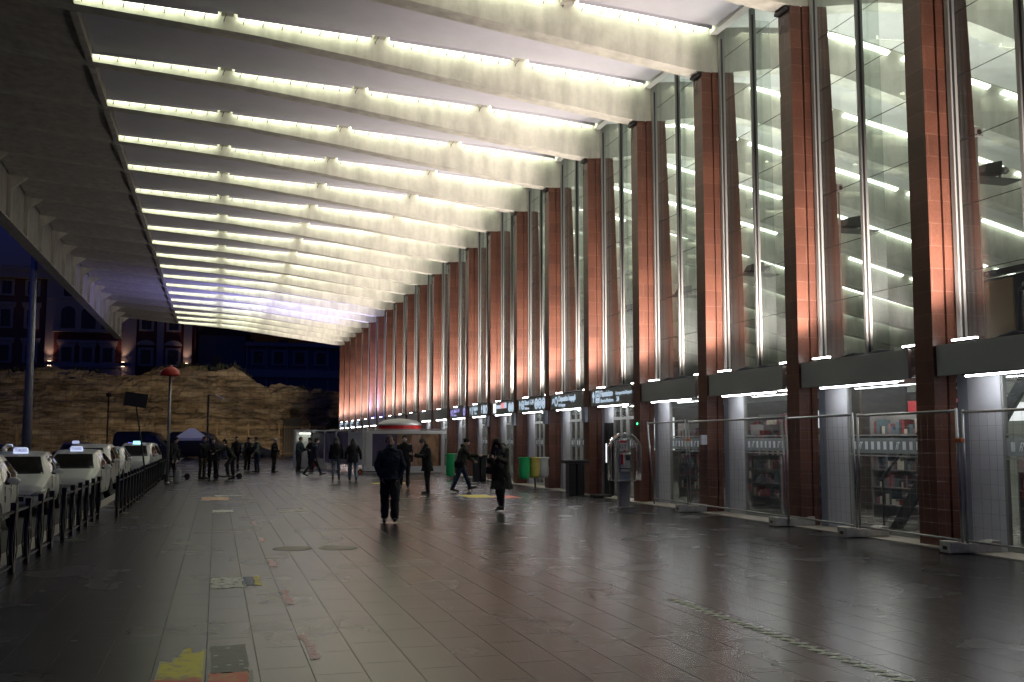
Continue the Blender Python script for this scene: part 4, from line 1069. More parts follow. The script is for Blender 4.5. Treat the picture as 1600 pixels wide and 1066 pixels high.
# hood: half-capsule open towards the user
b = MB(); n_ = 26; prof = []
for i in range(n_ + 1):
    a = math.pi * i / n_; prof.append((0.385 * math.cos(a), 1.40 + 0.41 * math.sin(a)))
prof = [(0.36, 0.66), (0.385, 0.95)] + prof + [(-0.385, 0.95), (-0.38, 0.66)]
for j, (yy, sc_) in enumerate(((-0.26, 0.97), (-0.10, 1.0), (0.08, 1.0), (0.20, 0.93))):
    for (px, pz) in prof: b.v.append((px * sc_ + 0.03, yy, 0.66 + (pz - 0.66) * sc_))
m_ = len(prof)
for j in range(3):
    for i in range(m_ - 1):
        A = j * m_ + i; b.f.append((A, A + 1, A + m_ + 1, A + m_)); b.m.append(0)
hd = b.build('hood', M_clear, t, smooth=True)
so = hd.modifiers.new('solid', 'SOLIDIFY'); so.thickness = 0.008
b = MB(); b.tube([(p[0] * 0.97 + 0.03, -0.262, 0.66 + (p[1] - 0.66) * 0.97) for p in prof], 0.007, 6); b.build('hood_rim', glass('acrylic_edge', (0.9, 0.9, 0.92), 0.1, 1.0, milky=0.5), t)

# ============================================================ bag rings and ash columns
M_gbag = mat('green_bag', (0.03, 0.55, 0.17), 0.45, noise=0.15, nscale=12, bump=0.5, bscale=9, stretch=(1, 1, 0.3))
M_ybag = mat('yellow_bag', (0.55, 0.48, 0.10), 0.45, noise=0.15, nscale=12, bump=0.5, bscale=9)
M_wbag = mat('white_bag', (0.62, 0.64, 0.60), 0.45, noise=0.15, nscale=12, bump=0.5, bscale=9)
def bag(b, x, y, z1, h, r, seed, foot=0.75):
    q = random.Random(seed); n = 16; lv = [(0, 1.0), (0.03, 1.06), (0.06, 0.98), (0.3, 0.93), (0.6, 0.98), (0.85, 0.92), (1, foot)]
    ph = [q.uniform(0, 6) for _ in range(3)]
    for d, s in lv:
        for k in range(n):
            a = 2 * math.pi * k / n; rr_ = r * s * (1 + 0.07 * math.sin(3 * a + ph[0] + d * 2) * min(1, d * 3) + 0.04 * math.sin(5 * a + ph[1]) * min(1, d * 3))
            b.v.append((x + rr_ * math.cos(a), y + rr_ * math.sin(a) * 0.85, z1 - d * h))
    o = len(b.v) - n * len(lv)
    for i in range(len(lv) - 1):
        for k in range(n):
            A, B = o + i * n + k, o + i * n + (k + 1) % n; b.f.append((A, B, B + n, A + n)); b.m.append(0)
    b.f.append(tuple(o + (len(lv) - 1) * n + k for k in range(n))); b.m.append(0)
def litter(loc, label, cols, h):
    t = empty('litter_bag_stand', loc, 0, label, 'waste stand')
    b = MB(); b.tube([(0.05, 0, 0.02), (0.0, 0, 0.98)], 0.028, 8); b.box(-0.12, -0.12, 0.002, 0.22, 0.12, 0.018); b.tube([(-0.35, 0, 0.98), (0.42, 0, 0.98)], 0.02, 6)
    b.build('post', M_black, t)
    for i, (dx, m, hh) in enumerate(cols):
        b = MB(); bag(b, dx, 0.0, 1.05, hh, 0.19, i + int(loc[0] * 10)); b.build('bag', m, t, smooth=True)
        b = MB(); b.tube([(dx + 0.195 * math.cos(2 * math.pi * k / 16), 0.17 * math.sin(2 * math.pi * k / 16), 1.02) for k in range(17)], 0.025, 6); b.build('ring', m, t, smooth=True)
litter((10.15, 32.9, 0), 'litter stand with green, yellow and white bags beside the sixth pier', [(-0.32, M_gbag, 0.72), (0.02, M_ybag, 0.68), (0.33, M_wbag, 0.68)], 0.7)
litter((9.45, 42.0, 0), 'litter stand with a limp green bag behind the man in the green jacket', [(-0.1, M_gbag, 0.95), (0.24, M_wbag, 0.5)], 0.9)
M_anth = mat('anthracite_metal', (0.016, 0.018, 0.02), 0.35, noise=0.2)
def ash(loc, w, label):
    t = empty('ash_column', loc, R(0), label, 'ashtray bin')
    b = MB(); b.box(-0.24, -0.16, 0.0, -0.03, 0.16, 0.93); b.box(0.02, -0.16, 0.0, 0.24, 0.16, 0.93); b.box(-0.03, -0.05, 0.03, 0.02, 0.12, 0.93); b.build('body', M_anth, t, bevel=0.01)
    b = MB(); b.box(-0.38, -0.2, 0.935, 0.40, 0.2, 1.03); b.build('top', M_anth, t, bevel=0.012)
ash((10.22, 29.0, 0), 1, 'black ashtray bin with a wide flat top in front of the glass doors')
ash((9.95, 39.5, 0), 1, 'black ashtray bin beside the outstretched hand of the man in the green jacket')
b = MB(); b.box(-0.27, -0.18, 0.0, 0.27, 0.18, 0.09); o = b.build('door_stop_block', M_black, bevel=0.02); o.location = (10.50, 27.6, 0.0); tag(o, 'low black block on the floor at the foot of the fifth pier', 'block')
t = empty('info_totem', (10.98, 28.2, 0.02), 0, 'dark narrow totem with glowing white edge beside the glass doors', 'totem')
b = MB(); b.box(-0.10, -0.25, 0.0, 0.06, 0.1, 2.1); b.build('body', M_black, t, bevel=0.01)
b = MB(); b.box(-0.112, -0.12, 0.95, -0.103, -0.05, 1.5); b.build('screen', M_sigW, t)

# ============================================================ temporary fence
FXX = 10.42
posts = [(24.05, 'a'), (21.75, 'b'), (17.42, 'c'), (15.22, 'd'), (12.70, 'e'), (9.3, 'f')]
M_mesh = mat('fence_wire', (0.16, 0.17, 0.17), 0.4, 0.7)
def fence_panel(p0, p1, lean0, lean1, label):
    """p = (x, y) ground ends; lean = offset of the head along y"""
    t = empty('temporary_fence', ((p0[0] + p1[0]) / 2, (p0[1] + p1[1]) / 2, 0), 0, label, 'fence', 'temporary mesh fence panels')
    P0, P1 = Vector((p0[0], p0[1], 0.13)), Vector((p1[0], p1[1], 0.13)); H0, H1 = Vector((p0[0], p0[1] + lean0, 2.04)), Vector((p1[0], p1[1] + lean1, 2.06))
    lo = t.location
    def pt(u, v): return (P0 * (1 - u) + P1 * u) * (1 - v) + (H0 * (1 - u) + H1 * u) * v - lo
    b = MB(); b.tube([pt(0, -0.04), pt(0, 1.02)], 0.021, 8); b.tube([pt(1, -0.04), pt(1, 1.02)], 0.021, 8); b.tube([pt(0, 1), pt(1, 1)], 0.021, 8); b.tube([pt(0, 0.03), pt(1, 0.03)], 0.017, 8)
    b.build('frame', M_steel, t, smooth=True)
    L = (P1 - P0).length; b = MB(); n = int(L / 0.16)
    rj = random.Random(int(L * 100))
    for i in range(1, n):
        u = i / n; w = 0.004
        pts = [pt(u, 0.03), pt(u, 0.5) + Vector((rj.uniform(-.02, .02), 0, 0)), pt(u, 1)]
        b.tube(pts, 0.0019, 3, caps=False)
    for j in range(1, 9): b.tube([pt(0, 0.03 + 0.97 * j / 9), pt(1, 0.03 + 0.97 * j / 9)], 0.0019, 3, caps=False)
    b.build('wire_mesh', M_mesh, t)
    return t
fence_panel((FXX, 23.72), (FXX, 21.80), 0.34, 0.08, 'short leaning mesh fence panel just right of the telephone')
fence_panel((FXX, 21.66), (FXX - 0.02, 17.44), 0.05, 0.0, 'long mesh fence panel across the fourth bay, right of the leaning one')
fence_panel((FXX + 0.1, 17.75), (FXX, 15.30), 0.02, 0.05, 'mesh fence panel in front of the second pier from the right')
fence_panel((FXX, 15.22), (FXX, 12.74), -0.02, 0.03, 'mesh fence panel running to the concrete foot near the right edge')
fence_panel((FXX + 0.02, 12.66), (FXX + 0.05, 9.4), 0.0, 0.0, 'mesh fence panel cut off by the right edge of the picture')
for (x, y, lb) in ((10.45, 21.55, 'farthest concrete fence foot, beside the telephone'), (10.55, 17.6, 'concrete fence foot in front of the second pier from the right'), (10.52, 15.3, 'concrete fence foot in front of the staircase window'), (10.55, 12.75, 'nearest concrete fence foot at the right edge')):
    b = MB(); hl, hw, h = 0.42, 0.13, 0.165
    b.prism([(-hl, 0.0), (hl, 0.0), (hl, h), (hl - 0.12, h), (hl - 0.2, h - 0.025), (-hl + 0.25, h - 0.03), (-hl + 0.15, h), (-hl, h)], 'y', -hw, hw)
    o = b.build('concrete_block', M_concf, bevel=0.012); o.location = (x + 0.03, y, 0.0 if x < 10.5 else 0.004); o.location.z = 0.019; o.rotation_euler = (0, 0, R(random.uniform(-4, 4)))
    o.location.x -= 0.02
    tag(o, lb, 'fence foot', 'concrete feet of the temporary fence')
    b = MB(); b.box(-hl - 0.003, -0.05, 0.045, -hl - 0.0005, 0.05, 0.095); b.build('socket', M_black, o)
for (y, lb) in ((21.73, 'orange clamp joining the two fence posts right of the telephone'), (12.71, 'orange clamp joining the two fence posts at the right edge')):
    b = MB(); b.box(FXX - 0.05, y - 0.07, 1.60, FXX + 0.03, y + 0.07, 1.66); tag(b.build('fence_clamp', mat('orange_clamp', (0.5, 0.12, 0.03), 0.5), bevel=0.01), lb, 'clamp')

# ============================================================ barriers along the taxi road
def barrier(X, y0, n, label, dy=1.035):
    t = empty('railing_section', (X, y0 + dy * (n - 1) / 2, 0), 0, label, 'barrier', 'dark diamond-post barriers along the taxi road')
    oy = y0 - t.location.y
    b = MB(); b.box(-0.02, oy, 0.735, 0.02, oy + dy * (n - 1), 0.765); b.box(-0.012, oy, 0.075, 0.012, oy + dy * (n - 1), 0.10); b.build('rails', M_black, t)
    for i in range(n):
        y = oy + dy * i; b = MB(); wdt = 0.034
        b.box(-wdt, y - 0.034, 0.0, wdt, y + 0.034, 0.86)
        for s_ in (1, -1):      # bent side blades
            for sx in (-0.026, 0.026):
                b.prism([(y + s_ * 0.035, 0.80), (y + s_ * 0.20, 0.28), (y + s_ * 0.05, 0.0), (y + s_ * 0.036, 0.0), (y + s_ * 0.036, 0.1), (y + s_ * 0.165, 0.28), (y + s_ * 0.036, 0.70)], 'x', sx - 0.006, sx + 0.006)
            b.prism([(y + s_ * 0.05, 0.60), (y + s_ * 0.12, 0.30), (y + s_ * 0.05, 0.10)], 'x', -0.006, 0.006)
        b.build('post', M_black, t)
    return t
barrier(-2.40, 12.10, 6, 'nearest dark diamond-post barrier section at the left edge')
barrier(-2.36, 18.31, 6, 'dark diamond-post barrier section beside the second taxi, ending at the gap')
barrier(-2.02, 23.9, 9, 'dark barrier section right after the gap', 1.0)
barrier(-2.05, 33.0, 8, 'dark barrier section between the white post and the gap', 1.0)
barrier(-2.10, 42.0, 9, 'farthest dark barrier section beyond the lamp post', 1.0)
b = MB(); b.tube([(-2.16, 38.4, 0), (-2.2, 38.4, 1.12)], 0.03, 8); tag(b.build('bollard', M_whitep), 'thin pale post standing in the dark barrier row', 'bollard')

# ============================================================ lamp post, silver mast, sign panel
t = empty('lamp_post', (-1.69, 40.0, 0), 0, 'slim grey lamp post topped by a red dome shade', 'lamp post')
b = MB(); b.tube([(0, 0, 0), (0, 0, 4.05)], 0.05, 12); b.rings([((0, 0, 0.0), 0.10, 0.10), ((0, 0, 0.06), 0.10, 0.10), ((0, 0, 0.09), 0.06, 0.06)], 12); b.build('pole', M_steel, t, smooth=True)
b = MB(); pr = [(0.36, 3.96), (0.355, 4.05), (0.32, 4.14), (0.25, 4.22), (0.15, 4.28), (0.07, 4.30), (0.05, 4.36), (0.001, 4.37)]
b.rings([((0, 0, z), r_, r_) for r_, z in pr], 24); b.build('shade', mat('red_enamel', (0.55, 0.035, 0.02), 0.35), t, smooth=True)
t = empty('lighting_mast', (-9.7, 60, -0.16), 0, 'tall tapering silver mast rising past the canopy edge', 'mast')
b = MB(); b.tube([(0, 0, 0), (0, 0, 6), (-0.02, 0, 22)], [0.26, 0.20, 0.10], 16); b.rings([((0, 0, 0.0), 0.4, 0.4), ((0, 0, 0.08), 0.4, 0.4)], 16); b.build('pole', mat('silver_paint', (0.42, 0.43, 0.47), 0.35, 0.4), t, smooth=True)
t = empty('road_sign', (-2.6, 38, -0.15), 0, 'dark rectangular road sign seen from behind on a tilted post', 'sign')
b = MB(); b.tube([(0.36, 0, 0), (0.12, 0, 1.6), (-0.17, 0, 3.35)], 0.03, 8); b.build('post', M_black, t)
b = MB(); M3 = Matrix.Rotation(R(8), 3, 'Y')
b.box(-0.38, -0.03, -0.24, 0.38, -0.01, 0.24); b.v = [tuple(M3 @ Vector(v) + Vector((-0.12, -0.03, 3.15))) for v in b.v]; b.build('panel', mat('sign_back', (0.03, 0.032, 0.035), 0.5), t)
# street lamp near the ancient wall
t = empty('street_lamp', (-0.6, 75, -0.16), 0, 'thin dark street lamp with one pale arm head in front of the ancient wall', 'street lamp')
b = MB(); b.tube([(0, 0, 0), (0, 0, 4.9)], 0.07, 8); b.tube([(0, 0, 4.85), (0.9, 0, 4.75)], 0.03, 6); b.build('pole', M_black, t)
b = MB(); b.box(0.45, -0.1, 4.70, 1.05, 0.1, 4.80); b.v = [(v[0], v[1], v[2] + (0.75 - v[0]) * 0.5) for v in b.v]; b.build('head', M_whitep, t)
t = empty('street_lamp', (-9.4, 99, -0.16), 0, 'thin rusty lamp post in front of the ancient wall, left of the dark road sign', 'street lamp')
b = MB(); b.tube([(0, 0, 0), (0, 0, 5.6)], 0.07, 8); b.build('pole', M_brownw, t)
b = MB(); b.ell((0, 0, 5.75), (0.25, 0.25, 0.2), 10, 6); b.build('head', M_brownw, t)

# ============================================================ canopy tent, hoardings, kiosk dome
M_tent = mat('blue_white_tent', (0.42, 0.44, 0.62), 0.7)
t = empty('canopy_tent', (-1.9, 87, -0.16), 0, 'small pale blue peaked canopy tent in front of the ancient wall', 'tent')
b = MB(); b.add([(-1.75, -1.75, 2.35), (1.75, -1.75, 2.35), (1.75, 1.75, 2.35), (-1.75, 1.75, 2.35), (-0.25, -0.25, 3.35), (0.25, -0.25, 3.35), (0.25, 0.25, 3.35), (-0.25, 0.25, 3.35), (-1.75, -1.75, 2.1), (1.75, -1.75, 2.1), (1.75, 1.75, 2.1), (-1.75, 1.75, 2.1)],
    [(0, 1, 5, 4), (1, 2, 6, 5), (2, 3, 7, 6), (3, 0, 4, 7), (4, 5, 6, 7), (0, 8, 9, 1), (1, 9, 10, 2), (2, 10, 11, 3), (3, 11, 8, 0)])
t.scale = (0.74, 0.74, 0.80); o = b.build('cover', M_tent, t); so = o.modifiers.new('s', 'SOLIDIFY'); so.thickness = 0.02
for sx in (-1.7, 1.7):
    for sy in (-1.7, 1.7): b = MB(); b.tube([(sx, sy, 0), (sx, sy, 2.33)], 0.03, 6); b.build('leg', M_alu, t)

def poster(name, cols, seed, kind):
    """procedural poster face"""
    m, n, l, p = nt(name); tc = n.new('ShaderNodeTexCoord')
    no = n.new('ShaderNodeTexNoise'); no.inputs['Scale'].default_value = 2.6 if kind else 1.2; no.inputs['Detail'].default_value = 6; no.noise_dimensions = '4D'; no.inputs['W'].default_value = seed
    mp = n.new('ShaderNodeMapping'); mp.inputs['Scale'].default_value = (1, 1, 0.55); l.new(tc.outputs['Object'], mp.inputs[0]); l.new(mp.outputs[0], no.inputs['Vector'])
    r = n.new('ShaderNodeValToRGB'); l.new(no.outputs[0], r.inputs[0]); e = r.color_ramp.elements
    e[0].position = 0.40; e[0].color = (*cols[0], 1); e[1].position = 0.60; e[1].color = (*cols[1], 1)
    l.new(r.outputs[0], p.inputs['Base Color']); p.inputs['Roughness'].default_value = 0.45; return m
M_po1 = poster('violet_poster', ((0.055, 0.042, 0.11), (0.10, 0.065, 0.12)), 1, 0)
M_po2 = poster('brown_poster', ((0.16, 0.09, 0.04), (0.42, 0.25, 0.13)), 2, 1)
M_po3 = poster('blue_violet_poster', ((0.05, 0.045, 0.20), (0.20, 0.15, 0.26)), 3, 1)
t = empty('hoarding', (9.0, 50.5, 0), 0, 'white framed hoarding with a dark violet half and a brown picture half', 'hoarding')
def W_(b, nm, m, **k): return b.build(nm, m, t, world=True, **k)
b = MB(); b.box(7.0, 50.4, 0, 7.32, 50.7, 2.06); b.box(7.32, 50.42, 1.90, 11.0, 50.6, 2.06); b.box(7.32, 50.42, 0, 11.0, 50.6, 0.32); b.box(7.9, 50.40, 0, 8.05, 50.418, 0.3); W_(b, 'frame', M_whitep)
b = MB(); b.box(7.321, 50.45, 0.321, 8.55, 50.5, 1.899); W_(b, 'violet_poster', M_po1)
b = MB(); b.box(8.551, 50.45, 0.321, 10.6, 50.5, 1.899); W_(b, 'brown_poster', M_po2)
b = MB(); b.prism([(9.15, 0.6), (9.3, 1.85), (9.75, 1.85), (9.55, 0.6)], 'y', 50.44, 50.447); b.prism([(9.05, 0.34), (9.6, 0.34), (9.45, 0.8), (9.35, 1.1), (9.2, 0.75)], 'y', 50.43, 50.437); W_(b, 'picture_figures', poster('picture_tones', ((0.22, 0.12, 0.07), (0.45, 0.28, 0.2)), 5, 1))
b = MB(); b.tube([(5.2, 50.0, 2.10), (12.0, 49.5, 2.12)], 0.03, 6); tag(b.build('tie_rail', M_alu), 'thin pale rail running along the top of the hoardings', 'rail')
t = empty('hoarding', (6.3, 55, 0), 0, 'violet and white hoarding seen edge-on, receding behind the two long-haired women', 'hoarding')
b = MB()
for (x, y) in ((6.95, 50.9), (6.55, 53.2), (6.2, 55.8), (5.85, 58.5), (5.35, 61.2)): b.box(x - 0.06, y - 0.06, 0, x + 0.06, y + 0.06, 2.12)
W_(b, 'posts', M_whitep)
pts = [(6.95, 50.9), (6.55, 53.2), (6.2, 55.8), (5.85, 58.5), (5.35, 61.2)]
for i in range(4):
    (xa, ya), (xb, yb2) = pts[i], pts[i + 1]
    b = MB(); b.hexa([(xa, ya + 0.07, 0.35), (xb, yb2 - 0.07, 0.35), (xb + 0.04, yb2 - 0.07, 0.35), (xa + 0.04, ya + 0.07, 0.35)], [(xa, ya + 0.07, 2.0), (xb, yb2 - 0.07, 2.0), (xb + 0.04, yb2 - 0.07, 2.0), (xa + 0.04, ya + 0.07, 2.0)]); W_(b, 'poster_panel', (M_clad, M_po3, M_po3, M_po1)[i])
b = MB(); b.tube([(6.95, 50.9, 2.1), (5.35, 61.2, 2.1)], 0.05, 6); W_(b, 'top_rail', M_whitep)
t = empty('barrier_block', (5.6, 58.6, 0), 0, 'white plastic barrier block with red end at the foot of the violet hoarding', 'barrier')
b = MB(); b.prism([(-0.35, 0), (0.35, 0), (0.28, 0.12), (0.22, 0.55), (-0.22, 0.55), (-0.28, 0.12)], 'y', -0.2, 0.2); b.build('body', M_whitep, t, bevel=0.03)
b = MB(); b.prism([(-0.62, 0), (-0.36, 0), (-0.30, 0.12), (-0.24, 0.5), (-0.50, 0.5)], 'y', -0.19, 0.19); b.build('red_end', MATS['red_plastic'], t, bevel=0.03)
t = empty('kiosk', (9.7, 56.5, 0), 0, 'small kiosk with a white dome roof and a red band above the hoarding', 'kiosk')
b = MB(); b.rings([((0, 0, 0), 1.15, 1.15), ((0, 0, 2.18), 1.15, 1.15)], 20); b.build('body', M_whitep, t)
b = MB(); b.rings([((0, 0, 2.19), 1.22, 1.22), ((0, 0, 2.38), 1.22, 1.22)], 24); b.build('red_band', MATS['red_plastic'], t, smooth=False)
b = MB(); b.rings([((0, 0, 2.39), 1.24, 1.24), ((0, 0, 2.52), 1.15, 1.15), ((0, 0, 2.66), 0.9, 0.9), ((0, 0, 2.74), 0.5, 0.5), ((0, 0, 2.78), 0.02, 0.02)], 24); b.build('dome_roof', M_whitep, t, smooth=True)
t = empty('lit_cabin', (5.0, 62.5, 0), 0, 'small lit cabin with a bright tube inside at the far end of the hoarding', 'cabin')
b = MB(); b.box(-0.55, 0.0, 0, 0.6, 0.05, 2.2); b.box(-0.6, -0.9, 2.05, 0.65, 0.05, 2.2); b.box(-0.6, -0.9, 0, -0.5, 0.0, 2.05); b.box(-0.5, -0.85, 0.0, 0.6, -0.8, 0.9); b.build('walls', M_whitep, t)
b = MB(); b.box(-0.3, -0.4, 1.95, 0.5, -0.34, 1.99); b.build('tube', emit('cabin_tube', (0.95, 1.0, 0.85), 6), t)

# ============================================================ stickers and marks on the floor
def sticker_mat(name, c1, c2, scale=7.0, wear=0.0):
    m, n, l, p = nt(name); tc = n.new('ShaderNodeTexCoord')
    no = n.new('ShaderNodeTexNoise'); no.inputs['Scale'].default_value = scale; no.inputs['Detail'].default_value = 7; no.inputs['Roughness'].default_value = 0.7; l.new(tc.outputs['Object'], no.inputs['Vector'])
    r = n.new('ShaderNodeValToRGB'); l.new(no.outputs[0], r.inputs[0]); e = r.color_ramp.elements
    e[0].position = 0.38; e[0].color = (*c1, 1); e[1].position = 0.50; e[1].color = (*c2, 1)
    l.new(r.outputs[0], p.inputs['Base Color']); p.inputs['Roughness'].default_value = 0.5; return m
DARKF = (0.06, 0.055, 0.05)
K_y = sticker_mat('worn_yellow', (0.50, 0.38, 0.20), (0.80, 0.70, 0.08), 5)
K_r = sticker_mat('worn_red', (0.60, 0.32, 0.12), (0.75, 0.13, 0.09), 4)
K_g = sticker_mat('worn_grey', (0.12, 0.125, 0.12), (0.17, 0.175, 0.17), 12)
K_w = sticker_mat('torn_white_paper', DARKF, (0.75, 0.75, 0.70), 14)
K_b = sticker_mat('worn_blue', (0.16, 0.17, 0.2), (0.10, 0.12, 0.22), 12)
K_p = sticker_mat('pink_white_tape', (0.75, 0.24, 0.28), (0.88, 0.66, 0.70), 16)
K_o = sticker_mat('worn_orange', DARKF, (0.75, 0.45, 0.22), 9)
K_e = mat('yellow_brown_stain', (0.105, 0.085, 0.05), 0.45)
K_we = mat('white_paper_edge', (0.5, 0.5, 0.46), 0.6)
K_dash = sticker_mat('worn_pale_paint', (0.80, 0.86, 0.68), (0.92, 0.95, 0.84), 20)
K_gry = mat('grey_pale_square', (0.20, 0.20, 0.19), 0.6)
def flat(name, poly, m, label=None, cat=None, z=0.004, parent=None):
    b = MB(); b.add([(x, y, z) for x, y in poly] , [tuple(range(len(poly)))])
    o = b.build(name, m, parent, world=parent is not None)
    if label: tag(o, label, cat)
    return o
def rough_edge(x0, y0, x1, y1, seed, n=8, a=0.02):
    q = random.Random(seed); P = []
    for i in range(n): P.append((x0 + (x1 - x0) * i / n, y0 + q.uniform(-a, a)))
    for i in range(n): P.append((x1 + q.uniform(-a, a) * 0.4, y0 + (y1 - y0) * i / n))
    for i in range(n): P.append((x1 - (x1 - x0) * i / n, y1 + q.uniform(-a, a)))
    for i in range(n): P.append((x0 + q.uniform(-a, a) * 0.4, y1 - (y1 - y0) * i / n))
    return P
t = empty('floor_sticker', (-0.2, 7.9, 0), 0, 'torn yellow and red floor sticker nearest the camera', 'floor sticker')
yel = [(-0.36, 7.2), (-0.05, 7.2), (-0.045, 8.62), (-0.085, 8.52), (-0.13, 8.47), (-0.15, 8.72), (-0.20, 8.66), (-0.23, 8.36), (-0.26, 8.34), (-0.265, 8.18), (-0.35, 8.24)]
flat('white_edge', [(x + (-0.012 if x < -0.1 else 0.012), y + (0.03 if y > 7.5 else 0)) for x, y in yel], K_we, parent=t, z=0.003)
flat('yellow_sheet', yel, K_y, parent=t, z=0.006)
flat('red_strip', rough_edge(-0.37, 7.0, -0.055, 7.62, 1), K_r, parent=t, z=0.009)
t = empty('floor_sticker', (0.15, 7.6, 0), 0, 'worn red floor sticker with a grey speckled top, nearest the camera', 'floor sticker')
flat('white_edge', [(0.26, 7.0), (0.285, 7.0), (0.29, 7.78), (0.272, 7.78)], K_we, parent=t, z=0.003)
flat('red_sheet', rough_edge(-0.01, 7.0, 0.255, 7.74, 2), K_r, parent=t, z=0.006)
flat('grey_sheet', rough_edge(0.0, 7.76, 0.27, 8.75, 3), K_g, parent=t, z=0.004)
for i, (x, y) in enumerate(((0.13, 8.62), (0.04, 8.35), (0.22, 8.12), (0.04, 7.95), (0.13, 7.99), (0.22, 7.99), (0.25, 7.85))): flat('paper_scrap', rough_edge(x - 0.016, y - 0.02, x + 0.016, y + 0.02, 20 + i, 3, 0.006), K_we, parent=t, z=0.007)
t = empty('floor_sticker', (0.27, 12.5, 0), 0, 'torn white floor sticker with a small blue and yellow end', 'floor sticker')
flat('white_sheet', rough_edge(-0.01, 12.08, 0.34, 12.95, 4, 9, 0.05), K_w, parent=t, z=0.005)
flat('blue_sheet', rough_edge(0.36, 12.2, 0.46, 12.98, 5, 5, 0.04), K_b, parent=t, z=0.005)
flat('yellow_sheet', rough_edge(0.465, 12.2, 0.54, 12.98, 6, 5, 0.04), K_y, parent=t, z=0.005)
for i, (y0, y1) in enumerate(((8.05, 9.05), (10.75, 11.75), (13.9, 14.65), (17.3, 18.0), (20.8, 21.5))):
    nmx = ('nearest pink and white tape patch beside the dark paving joint', 'second nearest pink and white tape patch beside the dark joint', 'third nearest pink and white tape patch beside the dark joint', 'fourth nearest small pink tape patch beside the dark joint', 'farthest faint pink tape patch beside the dark joint')[i]
    flat('floor_tape', rough_edge(0.72, y0, 0.80 if i else 0.79, y1, 30 + i, 7, 0.05), K_p, nmx, 'tape patch', 0.004)['group'] = 'pink tape patches'
flat('floor_sticker', rough_edge(-0.05, 24.4, 0.42, 25.2, 50, 6, 0.05), K_w, 'faded white floor sticker, farther of the white ones', 'floor sticker')
flat('floor_sticker', rough_edge(-0.35, 29.2, 0.35, 30.8, 51, 6, 0.1), K_o, 'faded orange floor sticker far along the plaza', 'floor sticker')
flat('floor_sticker', rough_edge(0.0, 31.2, 0.75, 31.8, 52, 6, 0.05), K_w, 'thin faded white strip beyond the orange floor sticker', 'floor sticker')
flat('floor_sticker', rough_edge(6.9, 28.4, 7.7, 29.9, 53, 6, 0.1), K_y, 'yellow and red floor sticker below the man in the green jacket', 'floor sticker')
flat('floor_sticker', rough_edge(7.75, 28.0, 8.3, 29.3, 54, 6, 0.1), K_r, 'faded red floor patch next to the yellow sticker by the green-jacketed man', 'floor sticker')
flat('floor_sticker', rough_edge(5.6, 38.2, 6.9, 39.0, 55, 6, 0.1), K_y, 'pale yellow line on the floor behind the walking man in navy', 'floor sticker')
for i, (x, y) in enumerate(((1.15, 16.1), (1.82, 16.0))):
    flat('floor_stain', [(x + 0.30 * math.cos(2 * math.pi * k / 28), y + 0.32 * math.sin(2 * math.pi * k / 28)) for k in range(28)], K_e, ('left' if i == 0 else 'right') + ' one of two round brownish stains on the paving', 'stain')
flat('floor_sticker', rough_edge(-1.38, 12.6, -1.30, 12.8, 56, 4, 0.03), K_g, 'small white scuffed letter mark on the left floor', 'mark')
t = empty('dashed_line', (4.58, 8.0, 0), 0, 'pale dashed line of slanted strokes on the dark floor at lower right', 'floor marking')
n_ = 27
for i in range(n_):
    y = 9.95 - i * 0.148
    flat('dash', [(4.495, y + 0.045), (4.57, y + 0.06), (4.655, y - 0.035), (4.58, y - 0.06)], K_dash, parent=t, z=0.004)

# ============================================================ vehicles
M_taxi = mat('white_car_paint', (0.80, 0.80, 0.77), 0.3, 0.0, coat=0.6, noise=0.04, nscale=2)
M_navy = mat('navy_car_paint', (0.006, 0.008, 0.016), 0.4, coat=0.2)
M_cglass = mat('car_glass', (0.008, 0.009, 0.010), 0.06, spec=0.8)
M_tyre = mat('tyre_rubber', (0.02, 0.02, 0.02), 0.8)
M_rim = mat('wheel_rim', (0.30, 0.31, 0.32), 0.35, 0.8)
M_lens = mat('lamp_lens', (0.5, 0.5, 0.48), 0.12, 0.3, spec=0.8, noise=0.5, nscale=25)
M_tail = mat('tail_lens', (0.35, 0.01, 0.01), 0.15)
M_plastic = mat('black_plastic', (0.02, 0.02, 0.022), 0.5)
M_tsign = emit('taxi_sign_glow', (0.62, 0.70, 1.0), 0.9)
M_tblue = emit('taxi_letters', (0.03, 0.05, 0.25), 0.4)
HATCH = dict(L=3.85, W=0.82, st=[(0.0, .30, .60, .52, .60, .50), (0.10, .26, .74, .62, .73, .58), (0.45, .22, .80, .74, .86, .62), (0.95, .20, .82, .86, .99, .62), (1.30, .20, .82, .90, 1.18, .61), (1.78, .20, .82, .92, 1.41, .58), (2.3, .20, .82, .93, 1.49, .60), (2.9, .20, .82, .94, 1.48, .60), (3.35, .22, .81, .95, 1.42, .57), (3.62, .26, .78, .92, 1.15, .58), (3.80, .30, .72, .72, .95, .58), (3.85, .36, .62, .60, .80, .50)], ws=(0.98, 1.76), ax=(0.66, 3.1), roof=1.37)
TALL = dict(L=4.15, W=0.84, st=[(0.0, .32, .60, .58, .68, .52), (0.10, .27, .76, .68, .82, .60), (0.4, .22, .82, .80, .94, .64), (0.85, .20, .84, .92, 1.07, .64), (1.2, .20, .84, .96, 1.30, .64), (1.6, .20, .84, .98, 1.52, .64), (2.2, .20, .84, .98, 1.62, .65), (3.0, .20, .84, .98, 1.62, .65), (3.7, .22, .83, .98, 1.58, .64), (3.98, .26, .81, .95, 1.32, .64), (4.1, .32, .76, .80, 1.05, .62), (4.15, .36, .68, .60, .9, .56)], ws=(0.90, 1.62), ax=(0.72, 3.35), roof=1.50)
